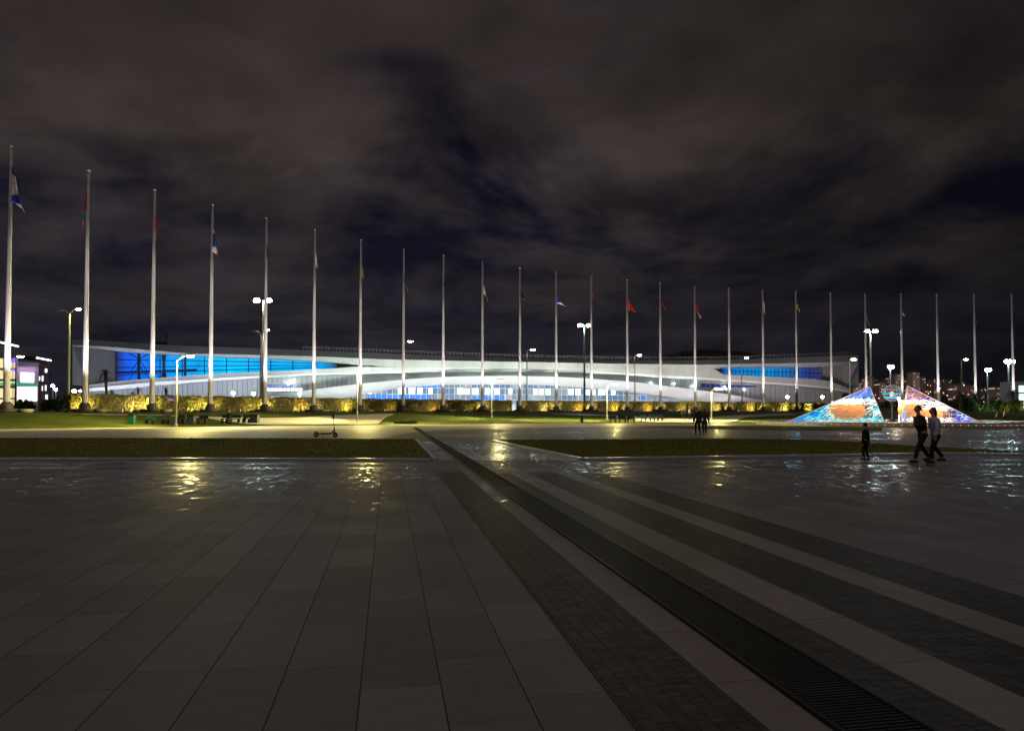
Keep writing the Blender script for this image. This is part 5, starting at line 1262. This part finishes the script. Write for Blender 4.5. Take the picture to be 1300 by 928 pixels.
def person(loc, H, face, label, coat, trous, group=None, pose=None, hair_long=False, fingers=True, coat_len=.0, lv=2, skirt=False):
    """pose: hips offset and joint angles in metres for H=1.75, x forward, y left, z up"""
    k = H/1.75; P = dict(lean=.03, l_foot=(.0, .10), r_foot=(.0, -.10), l_lift=0, r_lift=0, l_hand=(.05, .30, .80), r_hand=(.05, -.30, .80), hipz=.93, sit=False, look=0)
    if pose: P.update(pose)
    e = empty('person', loc, label, 'person', group, rz=face)
    V = lambda x, y, z: Vector((x*k, y*k, z*k))
    hz = P['hipz']; ln = P['lean']
    pelvis = V(0, 0, hz); waist = V(ln*.35, 0, hz+.16); chest = V(ln*.75, 0, hz+.36); necb = V(ln*1.05, 0, hz+.53); neck = V(ln*1.15+.01, 0, hz+.60); head = V(ln*1.25+.02, 0, hz+.69)
    def leg(fx, fy, lift, s):
        hip = V(0, s*.10, hz-.04); foot = V(fx, fy, .09+lift); 
        mid = (hip+foot)/2; d = (foot-hip).length; L2 = .845*k; bend = math.sqrt(max(.0004, (L2/2)**2-(d/2)**2))*.75; knee = mid+Vector((bend, 0, 0)) if not P['sit'] else V(.42, s*.12, .46)
        return hip, knee, foot
    body = []; trs = []; shoes = []
    body.append([(pelvis, .10*k), (waist, .095*k), (chest, .115*k), (necb, .075*k), (neck, .060*k), (head+V(0, 0, .03), .055*k)])
    for (fx, fy), lf, s in ((P['l_foot'], P['l_lift'], 1), (P['r_foot'], P['r_lift'], -1)):
        h, kn, ft = leg(fx, fy, lf, s); body.append([(pelvis, .10*k), (h, .082*k), (kn, .050*k), (ft, .034*k), (ft+V(.13, 0, -.05), .03*k)])
        trs.append([(pelvis+V(0, 0, .04), (.135*k, .115*k)), (h, .102*k), (kn, .072*k), (ft+V(0, 0, .02), .062*k)]); shoes.append((ft, s))
    arms = []
    for hd, s in ((P['l_hand'], 1), (P['r_hand'], -1)):
        sh = necb+V(0, s*.17, -.05); hnd = V(*hd); mid = (sh+hnd)/2; d = (hnd-sh).length; L2 = .54*k; bend = math.sqrt(max(.0003, (L2/2)**2-(d/2)**2)); el = mid+Vector((-bend*.8, s*bend*.4, -bend*.3))
        body.append([(chest+V(0, 0, .02), .115*k), (sh, .05*k), (el, .038*k), (hnd, .026*k)]); arms.append((sh, el, hnd, s))
    o = skinned('body', body, M_SKIN, e, lv)
    # head with face, merged into the body mesh
    hb = MB(); fw = Matrix.Rotation(P['look'], 3, 'Z')
    hb.ell(head+V(.01, 0, .085), (.088*k, .070*k, .115*k), 18, 14, fw); hb.ell(head+fw @ V(.045, 0, .03), (.055*k, .052*k, .06*k), 12, 8); hb.ell(head+fw @ V(.115, 0, .075), (.018*k, .014*k, .026*k), 8, 6)
    for s in (-1, 1): hb.ell(head+fw @ V(.005, s*.08, .08), (.02*k, .011*k, .032*k), 8, 6)
    hm = hb.build('tmp_head', M_SKIN)
    fg = []
    if fingers:
        for sh, el, hnd, s in arms:
            d = (hnd-el).normalized(); sd = Vector((1, 0, 0)).cross(d).normalized() if abs(d.x) < .9 else Vector((0, 0, 1)); fr_ = d.cross(sd)
            fg.append([(hnd-d*.01, .026*k), (hnd+d*.05*k, .030*k), (hnd+d*.085*k, .026*k)])
            for q, ll in ((-.030, .062), (-.010, .075), (.010, .070), (.030, .052)):
                b0 = hnd+d*.075*k+fr_*q*k; fg.append([(b0, .0095*k), (b0+d*ll*.5*k-sd*.006*k, .009*k), (b0+d*ll*k-sd*.02*k, .0075*k)])
            b0 = hnd+d*.03*k-fr_*.025*k; fg.append([(b0, .011*k), (b0+d*.03*k-fr_*.028*k, .010*k), (b0+d*.06*k-fr_*.034*k, .008*k)])
        hm2 = skinned('tmp_hand', fg, M_SKIN, None, 1)
        parts = [hm, hm2]
    else: parts = [hm]
    import bmesh
    bm = bmesh.new(); bm.from_mesh(o.data)
    for q in parts: bm.from_mesh(q.data)
    bm.to_mesh(o.data); bm.free(); o.data.polygons.foreach_set('use_smooth', [True]*len(o.data.polygons))
    for q in parts: bpy.data.objects.remove(q)
    # eyes and mouth
    f = MB()
    for s in (-1, 1): f.ell(head+fw @ V(.098, s*.032, .092), (.008*k, .013*k, .007*k), 8, 6)
    f.ell(head+fw @ V(.098, 0, .028), (.006*k, .022*k, .006*k), 8, 6)
    def put(mb, nm, m_):
        me_o = mb.build(nm, m_, None, smooth=True); me_o.parent = e; return me_o
    put(f, 'facial_features', mat('face_dark', (.06, .02, .02), .5))
    h = MB(); h.ell(head+fw @ V(-.018, 0, .105), (.095*k, .080*k, .106*k), 18, 12, fw)
    if hair_long: h.ell(head+fw @ V(-.07, 0, .0), (.055*k, .085*k, .15*k), 14, 10, fw)
    put(h, 'hair', M_HAIR)
    c = [[(pelvis+V(0, 0, -.04-coat_len), (.15*k, .13*k)), (pelvis+V(0, 0, .06), (.145*k, .125*k)), (waist, (.16*k, .14*k)), (chest, (.185*k, .155*k)), (necb, (.125*k, .11*k)), (neck+V(0, 0, -.005), .080*k)]]
    for sh, el, hnd, s in arms: c.append([(chest, (.185*k, .155*k)), (sh, .092*k), (el, .072*k), (hnd-(hnd-el).normalized()*.005, .055*k)])
    skinned('coat', c, coat, e, lv); skinned('trousers', trs, trous, e, lv)
    for ft, s in shoes:
        sb = MB(); sb.ell(ft+V(.06, 0, -.045), (.15*k, .052*k, .05*k), 14, 8); sb.box(ft+V(.055, 0, -.083), (.28*k, .09*k, .015*k)); put(sb, 'shoe', M_BLACK)
    return e
DK = mat('black_coat_cloth', (.016, .015, .017), .8); TR = mat('black_trousers_cloth', (.014, .014, .018), .85); LJ = mat('pale_blue_jacket', (.52, .55, .72), .7, noise=.1); NJ = mat('navy_coat_cloth', (.03, .032, .07), .8); PJ = mat('plum_coat_cloth', (.06, .03, .09), .8); WT = mat('white_shirt_cloth', (.6, .58, .66), .8); GJ = mat('grey_coat_cloth', (.12, .12, .13), .8); OJ = mat('olive_coat_cloth', (.08, .09, .04), .8)
gA = ground(1172, 587.2); gB = ground(1188.5, 587.6)
person(gA+Vector((0, 0, 0)), 1.72, PI, 'person in black coat striding left with arm swung forward', DK, TR, 'two walkers at the right side of the plaza', dict(lean=.10, l_foot=(.30, .09), r_foot=(-.26, -.09), r_lift=.05, hipz=.90, l_hand=(.42, .24, 1.12), r_hand=(-.18, -.28, .86)), coat_len=.10)
person(gB, 1.66, PI, 'person in pale blue jacket walking close behind the black coated one', LJ, TR, 'two walkers at the right side of the plaza', dict(lean=.05, l_foot=(.18, .09), r_foot=(-.28, -.09), r_lift=.06, hipz=.90, l_hand=(.16, .26, .86), r_hand=(-.10, -.26, .84)), hair_long=True, coat_len=.16)
person(ground(1100, 583.8), 1.16, 2.2, 'child in dark clothes standing on the kerb line before the left pyramid', DK, TR, None, dict(l_foot=(.07, .09), r_foot=(-.05, -.09)))
person(ground(886, 551.6), 1.74, PI/2+.3, 'person in navy coat, left of the couple strolling on the wet path', NJ, TR, 'couple strolling away in the middle distance', dict(l_foot=(.12, .09), r_foot=(-.14, -.09)), coat_len=.2)
person(ground(894.5, 551.2), 1.68, PI/2-.2, 'person in plum coat, right of the couple strolling on the wet path', PJ, TR, 'couple strolling away in the middle distance', dict(l_foot=(-.12, .09), r_foot=(.12, -.09)), coat_len=.25, hair_long=True)
GG = 'group of people standing where the paths meet'
for k, (x, y, h, m_, words) in enumerate(((866, 531.5, 1.5, OJ, 'person in olive coat, leftmost of the far group'), (870.5, 531.5, 1.68, GJ, 'person in grey coat, second in the far group'), (875, 531.7, 1.74, WT, 'person in pale top within the far group'), (879, 531.2, 1.7, DK, 'person in black coat right of the pale topped one in the far group'), (883.5, 529.8, 1.72, PJ, 'person in plum coat at the right end of the far group'))):
    person(on_land(x, y), h, -PI/2+k*.9, words, m_, TR, GG, fingers=False, lv=1)
person(on_land(1265.5, 535.5), 1.3, -1.2, 'small child in white top walking on the far right lawn path', WT, TR, None, dict(l_foot=(.1, .09), r_foot=(-.1, -.09)), fingers=False, lv=1)
person(on_land(1275.3, 536.2), 1.68, -1.0, 'person in pale shirt and dark trousers at the far right', WT, TR, None, dict(l_foot=(.1, .09), r_foot=(-.1, -.09)), fingers=False, lv=1)
for k, (x, y, m_, words) in enumerate(((291, 536.6, DK, 'person sitting on the long dark bench, dark coat'), (311.5, 536.6, GJ, 'person sitting on the bench near the bluish planter box'))):
    p = on_land(x, y); person(p+Vector((0, .0, 0)), 1.7, -PI/2, words, m_, TR, 'people sitting in the left bench row', dict(sit=True, hipz=.56, l_foot=(.44, .12), r_foot=(.44, -.12), l_hand=(.3, .15, .6), r_hand=(.3, -.15, .6)), fingers=False, lv=1)
